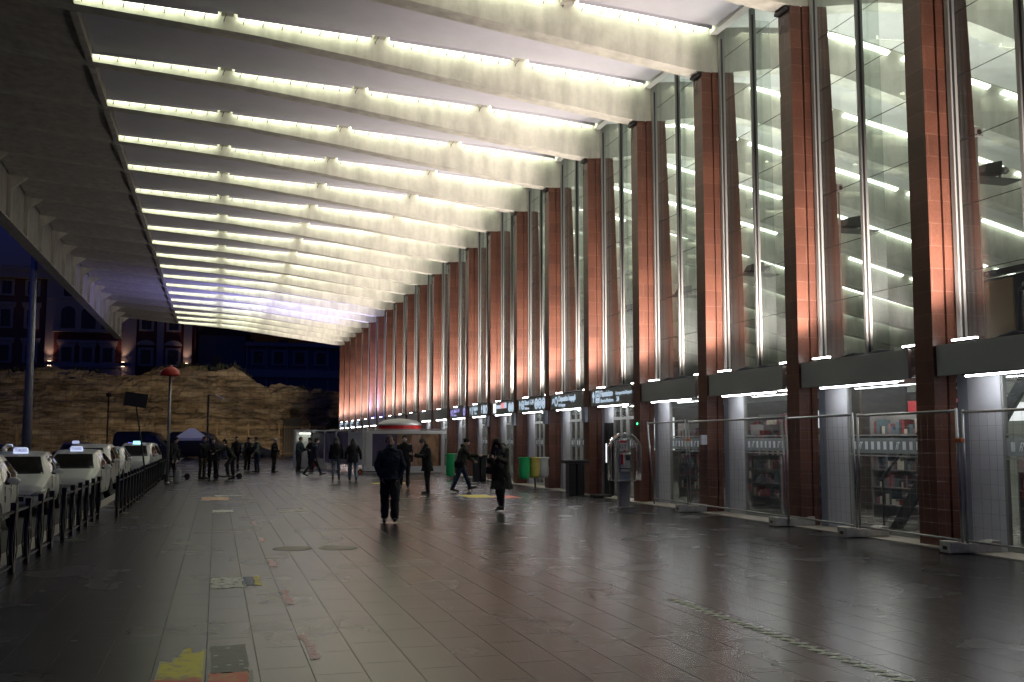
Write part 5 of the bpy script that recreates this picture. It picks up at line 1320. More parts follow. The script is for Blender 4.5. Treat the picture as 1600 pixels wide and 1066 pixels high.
VAN = dict(L=5.3, W=0.98, st=[(0.0, .36, .75, .70, .86, .66), (0.12, .30, .90, .86, 1.02, .74), (0.5, .26, .96, 1.0, 1.18, .80), (0.85, .24, .98, 1.10, 1.32, .80), (1.25, .24, .98, 1.15, 1.75, .80), (1.7, .24, .98, 1.18, 2.25, .82), (2.4, .24, .98, 1.18, 2.45, .84), (3.8, .24, .98, 1.18, 2.45, .84), (5.0, .26, .97, 1.18, 2.42, .84), (5.22, .30, .95, 1.18, 2.2, .82), (5.3, .36, .90, 1.0, 1.9, .80)], ws=(0.9, 1.7), ax=(0.85, 4.2), roof=2.1)
def car(spec, paint, name, loc, rz, label, cat, group=None, sign='taxi', lights=False, mark=None):
    """nose at local y=0 pointing to -y, tail at +L"""
    root = empty(name, loc, rz, label, cat, group)
    L, W_2 = spec['L'], spec['W']
    def prof(y):
        st = spec['st']
        for a, c in zip(st, st[1:]):
            if a[0] <= y <= c[0]:
                t = (y - a[0]) / (c[0] - a[0]); return [a[i] + (c[i] - a[i]) * t for i in range(1, 6)]
        return list(st[-1][1:])
    ys = sorted(set([s_[0] for s_ in spec['st']] + [L * i / 22 for i in range(23)] + [0.03, 0.06, L - 0.03]))
    vs, fs = [], []
    N = 18
    for y in ys:
        zb_, w, belt, top, tw = prof(y)
        e = max(0.0, 1 - min(y, L - y) / 0.35)
        tw = min(tw, w * 0.93)
        half = [(0, zb_), (w * .80, zb_), (w * .96, zb_ + .07), (w, zb_ + .22), (w * 1.0, (zb_ + belt) / 2 + .08), (w * .985, belt), (w * .93 + tw * .05, belt + (top - belt) * .35), (tw * 1.06, belt + (top - belt) * .78), (tw * .93, top - .012), (tw * .55, top + .012 * (1 - e)), (0, top + .018)]
        pts = [(x, z) for x, z in half] + [(-x, z) for x, z in half[-2:0:-1]]
        vs += [(x, y, z) for x, z in pts]
    n = len(vs) // len(ys)
    for i in range(len(ys) - 1):
        for k in range(n):
            a, c = i * n + k, i * n + (k + 1) % n
            fs.append((a, c, c + n, a + n))
    fs.append(tuple(range(n - 1, -1, -1))); fs.append(tuple((len(ys) - 1) * n + k for k in range(n)))
    bm = bmesh.new(); V = [bm.verts.new(v) for v in vs]
    for f in fs: bm.faces.new([V[i] for i in f])
    bmesh.ops.recalc_face_normals(bm, faces=bm.faces)
    def cut(co, no):
        bmesh.ops.bisect_plane(bm, geom=bm.verts[:] + bm.edges[:] + bm.faces[:], plane_co=co, plane_no=no, dist=1e-5)
    ws0, ws1 = spec['ws']; rz_ = spec['roof']; bl = prof(2.0)[2] + .045
    slope = (rz_ - bl) / (ws1 - ws0)
    cut((0, 0, bl), (0, 0, 1)); cut((0, 0, rz_), (0, 0, 1))
    pil = Vector((0, -slope, 1)).normalized()
    cut((0, ws0 + 0.02, bl), pil); cut((0, ws0 + 0.20, bl), pil)
    yb0, yb1 = L * .545, L * .57; yc = L * .80
    for y in (yb0, yb1, yc): cut((0, y, 0), (0, 1, 0))
    for s_ in (1, -1): cut((s_ * (W_2 * .80), 0, bl), Vector((1, 0, s_ * 0.42)).normalized())
    # wheel arches
    side, wsd, rear = [], [], []
    for f in bm.faces:
        c = f.calc_center_median(); nn = f.normal
        if bl < c.z < rz_:
            a_line = c.y - (ws0 + 0.20 + (c.z - bl) / slope)
            if abs(nn.x) > 0.55 and a_line > 0 and c.y < L * .93 and not (yb0 < c.y < yb1) and not (c.y > yc and c.y < yc + 0.06) and not (name.startswith('van') and c.y > L * 0.5): side.append(f)
            elif nn.y < -0.2 and abs(c.x) < W_2 * .80 - (c.z - bl) * .42 and c.y < ws1 + 0.4: wsd.append(f)
            elif nn.y > 0.3 and c.y > L * .85 and abs(c.x) < W_2 * .74: rear.append(f)
    groups = {'side_window': side, 'windshield': wsd, 'rear_window': rear}
    def extract(faces, nm, m):
        if not faces: return
        idx = {}; vv = []; ff = []
        for f in faces:
            q = []
            for v in f.verts:
                if v not in idx: idx[v] = len(vv); vv.append(tuple(v.co))
                q.append(idx[v])
            ff.append(q)
        me = bpy.data.meshes.new(nm); me.from_pydata(vv, [], ff); me.materials.append(m)
        for p in me.polygons: p.use_smooth = True
        o = bpy.data.objects.new(nm, me); COL.objects.link(o); o.parent = root; return o
    right = [f for f in side if f.calc_center_median().x > 0]; left = [f for f in side if f.calc_center_median().x <= 0]
    extract(right, 'side_window', M_cglass); extract(left, 'side_window', M_cglass); extract(wsd, 'windshield', M_cglass); extract(rear, 'rear_window', M_cglass)
    bmesh.ops.delete(bm, geom=side + wsd + rear, context='FACES')
    me = bpy.data.meshes.new('body'); bm.to_mesh(me); bm.free(); me.materials.append(paint)
    for p in me.polygons: p.use_smooth = True
    body = bpy.data.objects.new('body', me); COL.objects.link(body); body.parent = root
    try: me.set_sharp_from_angle(angle=R(40))
    except Exception: pass
    # dark rubber round the glass, arches, sills
    b = MB()
    for ay in spec['ax']:
        for s_ in (1, -1):
            b.prism([(ay + 0.335 * math.cos(R(a)), 0.30 + 0.335 * math.sin(R(a))) for a in range(0, 181, 15)] + [(ay - .335, .19), (ay + .335, .19)], 'x', s_ * (W_2 - 0.10), s_ * (W_2 + 0.006))
    b.build('wheel_arches', M_plastic, root)
    for ay in spec['ax']:
        for s_ in (1, -1):
            b = MB(); n_ = 22
            pr = [(0.19, 0.085), (0.27, 0.09), (0.295, 0.07), (0.30, 0.0), (0.295, -0.07), (0.27, -0.09)]
            for (r_, x_) in pr:
                for k in range(n_): b.v.append((s_ * (W_2 - 0.075 + x_), ay + r_ * math.cos(2 * math.pi * k / n_), 0.30 + r_ * math.sin(2 * math.pi * k / n_)))
            for i in range(len(pr) - 1):
                for k in range(n_):
                    A, B = i * n_ + k, i * n_ + (k + 1) % n_; b.f.append((A, B, B + n_, A + n_)); b.m.append(0)
            wh = b.build('wheel', M_tyre, root, smooth=True)
            b = MB(); xr = s_ * (W_2 + 0.004)
            for k in range(6):
                a = math.pi * k / 3; b.prism([(ay + 0.03 * math.cos(a - 1.2), 0.30 + 0.03 * math.sin(a - 1.2)), (ay + 0.19 * math.cos(a - .16), 0.30 + 0.19 * math.sin(a - .16)), (ay + 0.19 * math.cos(a + .16), 0.30 + 0.19 * math.sin(a + .16)), (ay + 0.03 * math.cos(a + 1.2), 0.30 + 0.03 * math.sin(a + 1.2))], 'x', xr - s_ * 0.02, xr)
            for k in range(n_):
                a0, a1 = 2 * math.pi * k / n_, 2 * math.pi * (k + 1) / n_
                b.prism([(ay + .20 * math.cos(a0), .30 + .20 * math.sin(a0)), (ay + .20 * math.cos(a1), .30 + .20 * math.sin(a1)), (ay + .175 * math.cos(a1), .30 + .175 * math.sin(a1)), (ay + .175 * math.cos(a0), .30 + .175 * math.sin(a0))], 'x', xr - s_ * 0.02, xr + s_ * .004)
            b.build('rim', M_rim, wh)
    zn = spec['st'][0]
    hz_ = spec['st'][1][3] - 0.02
    for s_ in (1, -1):
        b = MB(); w_ = spec['st'][1][2]
        b.ell((s_ * (w_ - 0.12), 0.17, hz_ - 0.045), (0.16, 0.22, 0.085), 16, 10, rot=Matrix.Rotation(R(-s_ * 38), 3, 'Z') @ Matrix.Rotation(R(18), 3, 'X')); b.build('headlight', M_lens if not lights else M_hl, root, smooth=True)
        b = MB(); b.ell((s_ * (w_ - 0.20), 0.045, 0.36), (0.06, 0.03, 0.05), 12, 6); b.build('fog_light', M_plastic, root, smooth=True)
        b = MB(); my = ws0 + 0.42; b.ell((s_ * (W_2 + 0.13), my, bl + 0.04), (0.115, 0.06, 0.075), 12, 8); b.build('mirror', paint, root, smooth=True)
        b = MB(); b.box(s_ * (W_2 - 0.06), my - 0.03, bl - 0.03, s_ * (W_2 + 0.06), my + 0.04, bl + 0.01); b.build('mirror_arm', M_plastic, root)
        b = MB(); b.box(s_ * (spec['st'][-2][2] - 0.16), L - 0.09, hz_ + 0.02, s_ * (spec['st'][-2][2] + 0.0), L - 0.01, hz_ + 0.25); b.build('tail_light', M_tail, root, bevel=0.02)
        for yy in (yb0 - 0.24, yc - 0.12):
            b = MB(); b.box(s_ * (W_2 - 0.01), yy, bl - 0.13, s_ * (W_2 + 0.018), yy + 0.16, bl - 0.10); b.build('door_handle', paint, root, bevel=0.006)
        b = MB()
        for yy in (ws0 + 0.30, yb0 + 0.03, yc - 0.02): b.box(s_ * (W_2 - 0.012), yy, 0.32, s_ * (W_2 + 0.0012), yy + 0.006, bl - 0.06)
        b.box(s_ * (W_2 - 0.012), ws0 + 0.31, 0.315, s_ * (W_2 + 0.0012), yc - 0.02, 0.323); b.build('door_gaps', M_plastic, root)
    b = MB(); b.box(-0.36, -0.012, 0.36, 0.36, 0.06, 0.47); b.box(-0.24, 0.0, hz_ - 0.10, 0.24, 0.09, hz_ - 0.03); b.build('grille', M_plastic, root, bevel=0.01)
    b = MB(); b.box(-0.22, -0.024, 0.375, 0.22, -0.0125, 0.465); b.build('licence_plate', M_whitep, root)
    b = MB(); b.box(-0.5, ws0 - 0.03, bl - 0.045 + 0.05, 0.05, ws0 + 0.05, bl + 0.02); b.tube([(-0.4, ws0 + 0.02, bl + 0.02), (0.1, ws0 + 0.13, bl + 0.13)], 0.008, 5); b.build('wipers', M_plastic, root)
    if mark:
        b = MB(); b.prism([(yb0 - 0.85, .62), (yb0 - 0.72, .60), (yb0 - 0.70, .72), (yb0 - .86, .74)], 'x', W_2 - 0.002, W_2 + 0.005); b.build('door_crest', M_plastic, root)
    if sign:
        ty = ws1 + 0.22; tz = prof(ty)[3] + 0.015
        b = MB(); b.prism([(-0.17, tz), (0.17, tz), (0.165, tz + 0.10), (0.14, tz + 0.135), (-0.14, tz + 0.135), (-0.165, tz + 0.10)], 'y', ty - 0.05, ty + 0.05)
        sg = b.build('roof_sign', M_tsign if sign == 'taxi' else (M_plastic if sign == 'off' else M_tcyan), root, bevel=0.012)
        if sign == 'taxi': text('TAXI', 0.125, M_tblue, sg, (0, ty - 0.0525, tz + 0.025), (R(90), 0, 0), 'lettering', depth=0.002, align='CENTER', bold=0.003)
    return root
M_hl = emit('lit_headlight', (1.0, 0.78, 0.66), 6.0)
M_tcyan = emit('cyan_roof_sign', (0.35, 0.85, 0.95), 1.6)
RD = -0.155
G_T = 'white taxis queuing beyond the barriers'
taxi_h = car(HATCH, M_taxi, 'taxi', (-4.62, 26.3, RD), R(2), 'white hatchback taxi with lit roof sign, third in the front queue', 'taxi', G_T, mark=True)
def again(src, loc, rz, label):
    o = copy_tree(src); o.location = loc; o.rotation_euler = (0, 0, rz); o['label'] = label; return o
again(taxi_h, (-4.55, 20.15, RD), R(3), 'white hatchback taxi beside the nearest barrier section, second in the front queue')
again(taxi_h, (-4.05, 30.9, RD), R(-3), 'white taxi with lit sign and full windscreen showing, at the barrier gap')
again(taxi_h, (-4.35, 43.2, RD), R(-2), 'white taxi with lit sign, fifth in the front queue behind the dark barriers')
again(taxi_h, (-8.1, 44.6, RD), R(3), 'white taxi in the second row with a pale blue roof sign, left of its twin')
again(taxi_h, (-7.0, 45.5, RD), R(3), 'white taxi in the second row, close right of another with matching roof sign') if False else None
taxi_t = car(TALL, M_taxi, 'taxi', (-4.70, 14.6, RD), R(2), 'tall white taxi cut off by the left edge of the picture', 'taxi', G_T, sign=None)
again(taxi_t, (-4.25, 36.6, RD), R(-1), 'tall white taxi without a roof sign behind the barrier gap taxi')
taxi_c = car(TALL, M_taxi, 'taxi', (-3.75, 49.4, RD), R(-6), 'tall white taxi with a cyan roof sign near the tilted road sign', 'taxi', G_T, sign='cyan')
taxi_n = car(TALL, M_navy, 'taxi', (-7.6, 37.4, RD), R(2), 'dark car with two pale roof lights in the second row', 'taxi', 'dark cars in the second taxi row', sign='taxi')
again(taxi_n, (-10.9, 43.5, RD), R(2), 'dark car with a violet roof light far left in the second row')
again(taxi_n, (-7.0, 56.5, RD), R(2), 'dark car with a white roof light behind the other taxis, farthest of the second row')
van = car(VAN, M_navy, 'van', (-3.1, 94, RD), R(80), 'dark blue police van parked before the ancient wall, left of the tent', 'van', 'dark vans before the ancient wall', sign=None)
again(van, (1.3, 95, RD), R(80), 'dark van parked right of the tent before the ancient wall')
car(HATCH, M_navy, 'parked_car', (5.0, 96, RD), R(100), 'dark blue hatchback parked before the ancient wall near the shed', 'car', None, sign=None)
o = car(HATCH, M_navy, 'parked_car', (-5.0, 72, RD), R(96), 'dark blue car in front of the tent, nose to the left', 'car', None, sign=None)
t = car(HATCH, M_navy, 'police_car', (-4.0, 60.5, RD), R(8), 'police car with blue flashing roof lights and lit headlights behind the lamp post', 'car', None, sign=None, lights=True)
b = MB(); b.box(-0.5, 1.95, 1.50, -0.2, 2.15, 1.60); b.box(0.2, 1.95, 1.50, 0.5, 2.15, 1.60); b.build('blue_lights', emit('police_blue', (0.15, 0.12, 1.0), 7.0), t)
b = MB(); b.box(-0.55, 1.93, 1.485, 0.55, 2.17, 1.499); b.build('light_bar', M_plastic, t)

# kick scooters
M_orange = mat('orange_wheel_cover', (0.55, 0.07, 0.03), 0.4)
def scooter(loc, rz, label, col, stem_col, tilt=0.0):
    t = empty('kick_scooter', loc, rz, label, 'scooter')
    b = MB(); b.box(-0.32, -0.075, 0.09, 0.34, 0.075, 0.15); b.build('deck', M_plastic, t, bevel=0.02)
    for x in (-0.45, 0.47):
        b = MB(); n = 18
        for (r_, y_) in ((0.07, .03), (0.10, .035), (0.115, .02), (0.115, -.02), (0.10, -.035), (0.07, -.03)):
            for k in range(n): b.v.append((x + r_ * math.cos(2 * math.pi * k / n), y_, 0.116 + r_ * math.sin(2 * math.pi * k / n)))
        for i in range(5):
            for k in range(n):
                A, B = i * n + k, i * n + (k + 1) % n; b.f.append((A, B, B + n, A + n)); b.m.append(0)
        w = b.build('wheel', M_tyre, t, smooth=True)
        b = MB(); b.tube([(x, -0.036, 0.116), (x, 0.036, 0.116)], 0.07, 14); b.build('hub', col, w)
    b = MB(); b.tube([(-0.30, 0, 0.12), (-0.40, 0, 0.22), (-0.50, 0, 0.24)], 0.02, 6); b.build('mudguard', M_plastic, t)
    b = MB(); b.tube([(0.32, 0, 0.12), (0.42, 0, 0.24), (0.33, 0, 1.12)], [0.035, 0.03, 0.024], 8); b.build('stem', stem_col, t)
    b = MB(); b.tube([(0.34, -0.24, 1.12), (0.32, 0, 1.15), (0.34, 0.24, 1.12)], 0.018, 8); b.build('handlebar', M_plastic, t)
    return t
M_stem = mat('violet_scooter_stem', (0.035, 0.025, 0.12), 0.4)
scooter((6.95, 48.6, 0), R(0), 'parked kick scooter with an orange wheel beside the hoarding', M_orange, M_stem)
s2 = scooter((-1.55, 44.5, 0), R(180), 'kick scooter with a pale bent handle parked beyond the lamp post', M_plastic, M_steel)

# ============================================================ PEOPLE
SKIN = mat('skin', (0.72, 0.46, 0.34), 0.5, noise=0.1, nscale=30)
def cloth(name, c, r=0.85): return mat(name, c, r, noise=0.3, nscale=9, bump=0.5, bscale=14)
TEXF = bpy.data.textures.new('folds', 'CLOUDS'); TEXF.noise_scale = 0.11; TEXF.noise_depth = 2
def evalmesh(mb, name, voxel, m, parent, smooth_it=5, folds=0.0):
    me = mb.mesh(name, m); o = bpy.data.objects.new(name, me); COL.objects.link(o)
    r = o.modifiers.new('r', 'REMESH'); r.mode = 'VOXEL'; r.voxel_size = voxel; r.use_smooth_shade = True
    if name in ('jacket', 'coat', 'trousers', 'shawl'):
        dm = o.modifiers.new('d', 'DISPLACE'); dm.texture = TEXF; dm.strength = 0.05; dm.mid_level = 0.5; dm.texture_coords = 'LOCAL'
        smooth_it = 2
    s_ = o.modifiers.new('s', 'SMOOTH'); s_.factor = 0.5; s_.iterations = smooth_it
    dg = bpy.context.evaluated_depsgraph_get(); dg.update()
    m2 = bpy.data.meshes.new_from_object(o.evaluated_get(dg)); bpy.data.objects.remove(o); bpy.data.meshes.remove(me)
    m2.name = name; m2.materials.clear(); m2.materials.append(m)
    for p in m2.polygons: p.use_smooth = True
    o = bpy.data.objects.new(name, m2); COL.objects.link(o); o.parent = parent
    return o
def person(loc, face, H, label, pose, wear, voxel=0.013, group=None):
    """local frame: forward +y, right +x. pose angles in degrees. wear: dict of garments"""
    rz = math.atan2(-face[0], face[1])
    P = dict(lean=3, twist=0, hipL=0, hipR=0, kneeL=4, kneeR=4, shL=5, shR=5, abL=8, abR=8, elL=12, elR=12, inL=0, inR=0, nod=5, turn=0, spread=3); P.update(pose)
    hipz = 0.515 * H
    lean = R(P['lean'])
    def T(x, y, z):  # torso point: height above hip along the leaned spine
        return Vector((x, y * math.cos(lean) + z * math.sin(lean), hipz + z * math.cos(lean) - y * math.sin(lean)))
    J = {}
    for s_, k in ((-1, 'L'), (1, 'R')):
        hp = Vector((s_ * 0.055 * H, 0, hipz)); a = R(P['hip' + k]); kb = R(P['knee' + k]); sp = R(P['spread']) * s_
        kn = hp + Vector((math.sin(sp), math.sin(a), -math.cos(a))).normalized() * 0.245 * H
        a2 = a - kb
        an = kn + Vector((math.sin(sp) * 0.3, math.sin(a2), -math.cos(a2))).normalized() * 0.235 * H
        fa = a2 * 0.8
        toe = an + Vector((s_ * 0.02, math.cos(fa), math.sin(fa))).normalized() * 0.115 * H + Vector((0, 0, -0.028 * H))
        heel = an + Vector((0, -0.02 * H, -0.03 * H))
        J['hip' + k], J['kn' + k], J['an' + k], J['toe' + k], J['heel' + k] = hp, kn, an, toe, heel
        sh = T(s_ * 0.106 * H, 0.0, 0.290 * H)
        a = R(P['sh' + k]) ; ab = R(P['ab' + k]) * s_
        d = Vector((math.sin(ab), math.sin(a) * math.cos(ab), -math.cos(a) * math.cos(ab)))
        el = sh + d * 0.168 * H
        a3 = a + R(P['el' + k]); inn = R(P['in' + k]) * -s_
        d2 = Vector((math.sin(ab * 0.5) * 0.6 + math.sin(inn), math.sin(a3) * math.cos(inn), -math.cos(a3) * math.cos(inn))).normalized()
        wr = el + d2 * 0.145 * H
        J['sh' + k], J['el' + k], J['wr' + k], J['dir' + k] = sh, el, wr, d2
    mn = min(min(J['toe' + k].z, J['heel' + k].z) for k in 'LR') - 0.016 * H
    for k in list(J):
        if not k.startswith('dir'): J[k] = J[k] - Vector((0, 0, mn))
    hipz -= mn
    root = empty('person', loc, rz, label, 'person', group)
    neck = T(0, 0.005, 0.325 * H); hd0 = neck + Vector((0, 0.0, 0.055 * H))
    RH = Matrix.Rotation(R(-P['turn']), 3, 'Z') @ Matrix.Rotation(R(-P['nod']), 3, 'X')
    hc = neck + Vector((0, math.sin(lean) * 0.05, 0)) + RH @ Vector((0, 0.015 * H, 0.092 * H))
    hr = (0.044 * H, 0.055 * H, 0.066 * H)
    def HP(x, y, z): return hc + RH @ Vector((x * H, y * H, z * H))
    # --- body: one continuous surface
    b = MB()
    b.rings([(T(0, 0, -0.06 * H), 0.03 * H, 0.03 * H), (T(0, 0, -0.03 * H), 0.085 * H, 0.06 * H), (T(0, 0, 0.03 * H), 0.092 * H, 0.062 * H), (T(0, 0, 0.11 * H), 0.076 * H, 0.054 * H), (T(0, 0.0, 0.20 * H), 0.092 * H, 0.062 * H), (T(0, 0, 0.27 * H), 0.10 * H, 0.058 * H), (T(0, 0, 0.315 * H), 0.07 * H, 0.04 * H), (T(0, 0, 0.335 * H), 0.032 * H, 0.032 * H)], 16)
    b.cap(neck - Vector((0, 0, 0.02 * H)), HP(0, -0.008, -0.03), 0.031 * H, 0.030 * H)
    b.ell(hc, hr, 18, 14, rot=RH); b.ell(HP(0, 0.010, -0.035), (0.034 * H, 0.040 * H, 0.034 * H), 14, 10, rot=RH)
    b.cap(HP(0, 0.050, 0.006), HP(0, 0.060, -0.014), 0.006 * H, 0.009 * H, 8)
    for s_ in (-1, 1):
        b.ell(HP(s_ * 0.044, -0.002, -0.005), (0.006 * H, 0.012 * H, 0.018 * H), 8, 6, rot=RH)
        b.ell(HP(s_ * 0.018, 0.046, 0.014), (0.012 * H, 0.006 * H, 0.005 * H), 8, 5, rot=RH)
    b.ell(HP(0, 0.049, -0.031), (0.014 * H, 0.006 * H, 0.005 * H), 8, 5, rot=RH)
    for k, s_ in (('L', -1), ('R', 1)):
        b.cap(J['hip' + k], J['kn' + k], 0.050 * H, 0.033 * H); b.cap(J['kn' + k], J['an' + k], 0.032 * H, 0.021 * H)
        b.cap(J['heel' + k], J['toe' + k], 0.018 * H, 0.014 * H)
        b.cap(J['sh' + k], J['el' + k], 0.029 * H, 0.023 * H); b.cap(J['el' + k], J['wr' + k], 0.023 * H, 0.015 * H)
        d = J['dir' + k]; w = J['wr' + k]
        side = d.cross(Vector((s_, 0, 0.01))).normalized(); across = side.cross(d).normalized()
        palm = w + d * 0.032 * H
        b.ell(palm, (0.012 * H, 0.022 * H, 0.026 * H), 10, 8, rot=Matrix((across, side, d)).transposed())
        curl = -across * s_ if False else Vector((-s_, 0.2, 0)).normalized()
        for i, (o_, ln) in enumerate(((-0.016, 0.034), (-0.0055, 0.042), (0.0055, 0.040), (0.016, 0.031))):
            p0 = palm + side * o_ * H + d * 0.018 * H; p1 = p0 + (d + curl * 0.25).normalized() * ln * 0.55 * H; p2 = p1 + (d + curl * 0.9).normalized() * ln * 0.5 * H
            b.cap(p0, p1, 0.0052 * H, 0.005 * H, 6); b.cap(p1, p2, 0.005 * H, 0.004 * H, 6)
        p0 = palm + side * -0.016 * H - d * 0.008 * H; p1 = p0 + (d * 0.6 - side + curl * 0.3).normalized() * 0.022 * H; p2 = p1 + (d - side * 0.4 + curl * 0.4).normalized() * 0.018 * H
        b.cap(p0, p1, 0.0062 * H, 0.0055 * H, 6); b.cap(p1, p2, 0.0055 * H, 0.0045 * H, 6)
    evalmesh(b, 'body', voxel, SKIN, root, 3)
    # --- trousers / skirt
    tr = wear.get('legs')
    if tr:
        g_ = wear.get('leg_fit', 1.0); b = MB()
        b.rings([(Vector((0, 0, hipz - 0.075 * H)), 0.05 * H, 0.05 * H), (Vector((0, 0, hipz - 0.05 * H)), 0.098 * H, 0.07 * H), (T(0, 0, 0.0) , 0.102 * H, 0.074 * H), (T(0, 0, 0.05 * H), 0.095 * H, 0.068 * H), (T(0, 0, 0.07 * H), 0.08 * H, 0.055 * H)], 16)
        for k in 'LR':
            b.cap(J['hip' + k], J['kn' + k], 0.058 * H * (0.9 + 0.1 * g_), 0.042 * H * g_); b.cap(J['kn' + k], J['an' + k] + (J['kn' + k] - J['an' + k]).normalized() * 0.02 * H, 0.041 * H * g_, 0.034 * H * g_)
        evalmesh(b, 'trousers', voxel, tr, root, 4)
    # --- jacket / coat
    if wear.get('top'):
        f = wear.get('fit', 1.0); L0 = wear.get('length', 0.0); b = MB()
        rg = []
        if L0 > 0:   # coat skirt hanging below the hips
            fl = wear.get('flare', 1.15)
            zc = hipz - L0 * H
            sw = wear.get('sway', 0.0)
            rg += [(Vector((0, sw, zc)), 0.112 * H * f * fl, 0.098 * H * f * fl), (Vector((0, sw * .9, zc + 0.012)), 0.118 * H * f * fl, 0.104 * H * f * fl), (Vector((0, sw * .5, (zc + hipz) / 2)), 0.110 * H * f * (fl * .5 + .5), 0.09 * H * f)]
        else:
            rg += [(T(0, 0, (-0.02 + 0.0) * H - 0.02), 0.09 * H * f, 0.066 * H * f), (T(0, 0, -0.02 * H), 0.106 * H * f, 0.082 * H * f)]
        rg += [(T(0, 0, 0.06 * H), 0.104 * H * f, 0.080 * H * f), (T(0, 0, 0.14 * H), 0.100 * H * f, 0.076 * H * f), (T(0, 0.0, 0.22 * H), 0.108 * H * f, 0.078 * H * f), (T(0, 0, 0.27 * H), 0.106 * H * f, 0.070 * H * f), (T(0, 0, 0.305 * H), 0.084 * H * f, 0.056 * H * f), (T(0, 0, 0.325 * H), 0.060 * H * f, 0.046 * H * f), (T(0, 0, 0.345 * H), 0.042 * H * f, 0.042 * H * f)]
        b.rings(rg, 18)
        for k in 'LR':
            e_ = J['wr' + k] - J['dir' + k] * 0.004 * H
            b.cap(J['sh' + k] - Vector((0, 0, 0.012 * H)), J['el' + k], 0.038 * H * f, 0.034 * H * f); b.cap(J['el' + k], e_, 0.034 * H * f, 0.026 * H * f)
        for i in range(wear.get('folds', 0)):
            pass
        evalmesh(b, wear.get('top_name', 'jacket'), voxel, wear['top'], root, 4)
        if wear.get('hood'):
            b = MB(); b.ell(T(0, -0.045 * H, 0.335 * H), (0.06 * H, 0.04 * H, 0.035 * H), 14, 8); b.cap(T(-0.045 * H, 0.0, 0.335 * H), T(0.045 * H, 0.0, 0.335 * H), 0.02 * H, 0.02 * H); b.build('hood', wear['top'], root, smooth=True)
        if wear.get('collar'):
            b = MB(); b.rings([(T(0, 0, 0.325 * H), 0.055 * H, 0.052 * H), (T(0, 0, 0.35 * H), 0.048 * H, 0.048 * H), (T(0, 0.004 * H, 0.372 * H), 0.043 * H, 0.045 * H)], 14); b.build('collar', wear['collar'], root, smooth=True)
    if wear.get('scarf'):
        b = MB(); b.rings([(T(0, 0, 0.27 * H), 0.125 * H, 0.085 * H), (T(0, 0, 0.31 * H), 0.118 * H, 0.08 * H), (T(0, 0.01 * H, 0.345 * H), 0.075 * H, 0.065 * H), (T(0, 0.01 * H, 0.37 * H), 0.05 * H, 0.05 * H)], 16)
        b.cap(T(-0.05 * H, 0.075 * H, 0.3 * H), T(-0.06 * H, 0.085 * H, 0.08 * H), 0.035 * H, 0.03 * H); b.cap(T(0.05 * H, 0.075 * H, 0.3 * H), T(0.045 * H, 0.09 * H, 0.12 * H), 0.03 * H, 0.03 * H)
        evalmesh(b, 'shawl', voxel, wear['scarf'], root, 3)
    # --- shoes
    sm_ = wear.get('shoes', M_shoe)
    for k in 'LR':
        b = MB(); b.cap(J['heel' + k] + Vector((0, 0, 0.004 * H)), J['toe' + k] + Vector((0, 0, 0.003)), 0.024 * H, 0.020 * H); b.cap(J['heel' + k], J['an' + k] + (J['kn' + k] - J['an' + k]).normalized() * wear.get('boot', 0.012) * H, 0.024 * H, 0.028 * H)
        o = evalmesh(b, 'shoe', max(0.009, voxel * 0.8), sm_, root, 2)
    # --- hair
    hm = wear.get('hair_m', M_hair); hs = wear.get('hair', 'short')
    b = MB()
    if hs == 'short':
        b.ell(HP(0, -0.006, 0.014), (0.050 * H, 0.058 * H, 0.060 * H), 16, 12, rot=RH)
        b.ell(HP(0, -0.02, -0.01), (0.048 * H, 0.044 * H, 0.048 * H), 14, 10, rot=RH)
    elif hs == 'curly':
        rr = random.Random(5)
        for i in range(70):
            th, ph = rr.uniform(0, 2 * math.pi), rr.uniform(0.0, 1.9)
            v = Vector((math.sin(ph) * math.cos(th) * 0.046, math.sin(ph) * math.sin(th) * 0.054 - 0.010, math.cos(ph) * 0.060 + 0.004))
            if v.y > 0.022 and v.z < 0.045: continue
            b.ell(HP(*v), 0.013 * H * rr.uniform(.8, 1.3), 8, 6)
        b.ell(HP(0, -0.012, 0.014), (0.047 * H, 0.052 * H, 0.058 * H), 16, 12, rot=RH)
    elif hs == 'long':
        b.ell(HP(0, -0.008, 0.012), (0.052 * H, 0.058 * H, 0.062 * H), 16, 12, rot=RH)
        q = hc + Vector((0, -0.035 * H, 0)); ln = wear.get('hair_len', 0.20)
        b.rings([(T(0, -0.07 * H, 0.33 * H - ln * H + 0.02), 0.035 * H, 0.02 * H), (T(0, -0.072 * H, 0.34 * H - ln * H * .7), 0.065 * H, 0.03 * H), (T(0, -0.068 * H, 0.33 * H), 0.07 * H, 0.036 * H), (q, 0.052 * H, 0.04 * H), (q + Vector((0, 0, 0.03 * H)), 0.04 * H, 0.035 * H)], 16)
        for s_ in (-1, 1): b.cap(HP(s_ * 0.04, -0.01, 0.0), T(s_ * 0.06 * H, -0.04 * H, 0.28 * H), 0.022 * H, 0.024 * H)
    elif hs == 'hat':
        b.ell(HP(0, -0.004, 0.020), (0.053 * H, 0.061 * H, 0.056 * H), 16, 12, rot=RH)
    elif hs == 'fallen':   # long hair falling over a bowed head
        b.ell(HP(0, -0.004, 0.014), (0.055 * H, 0.062 * H, 0.064 * H), 16, 12, rot=RH)
        for s_ in (-1, 1): b.cap(HP(s_ * 0.040, 0.02, 0.0), T(s_ * 0.07 * H, 0.075 * H, 0.26 * H), 0.026 * H, 0.034 * H)
        b.ell(T(0, -0.05 * H, 0.33 * H), (0.07 * H, 0.05 * H, 0.06 * H), 14, 10)
    if b.v: evalmesh(b, 'hair' if hs != 'hat' else 'cap', voxel, hm, root, 2)
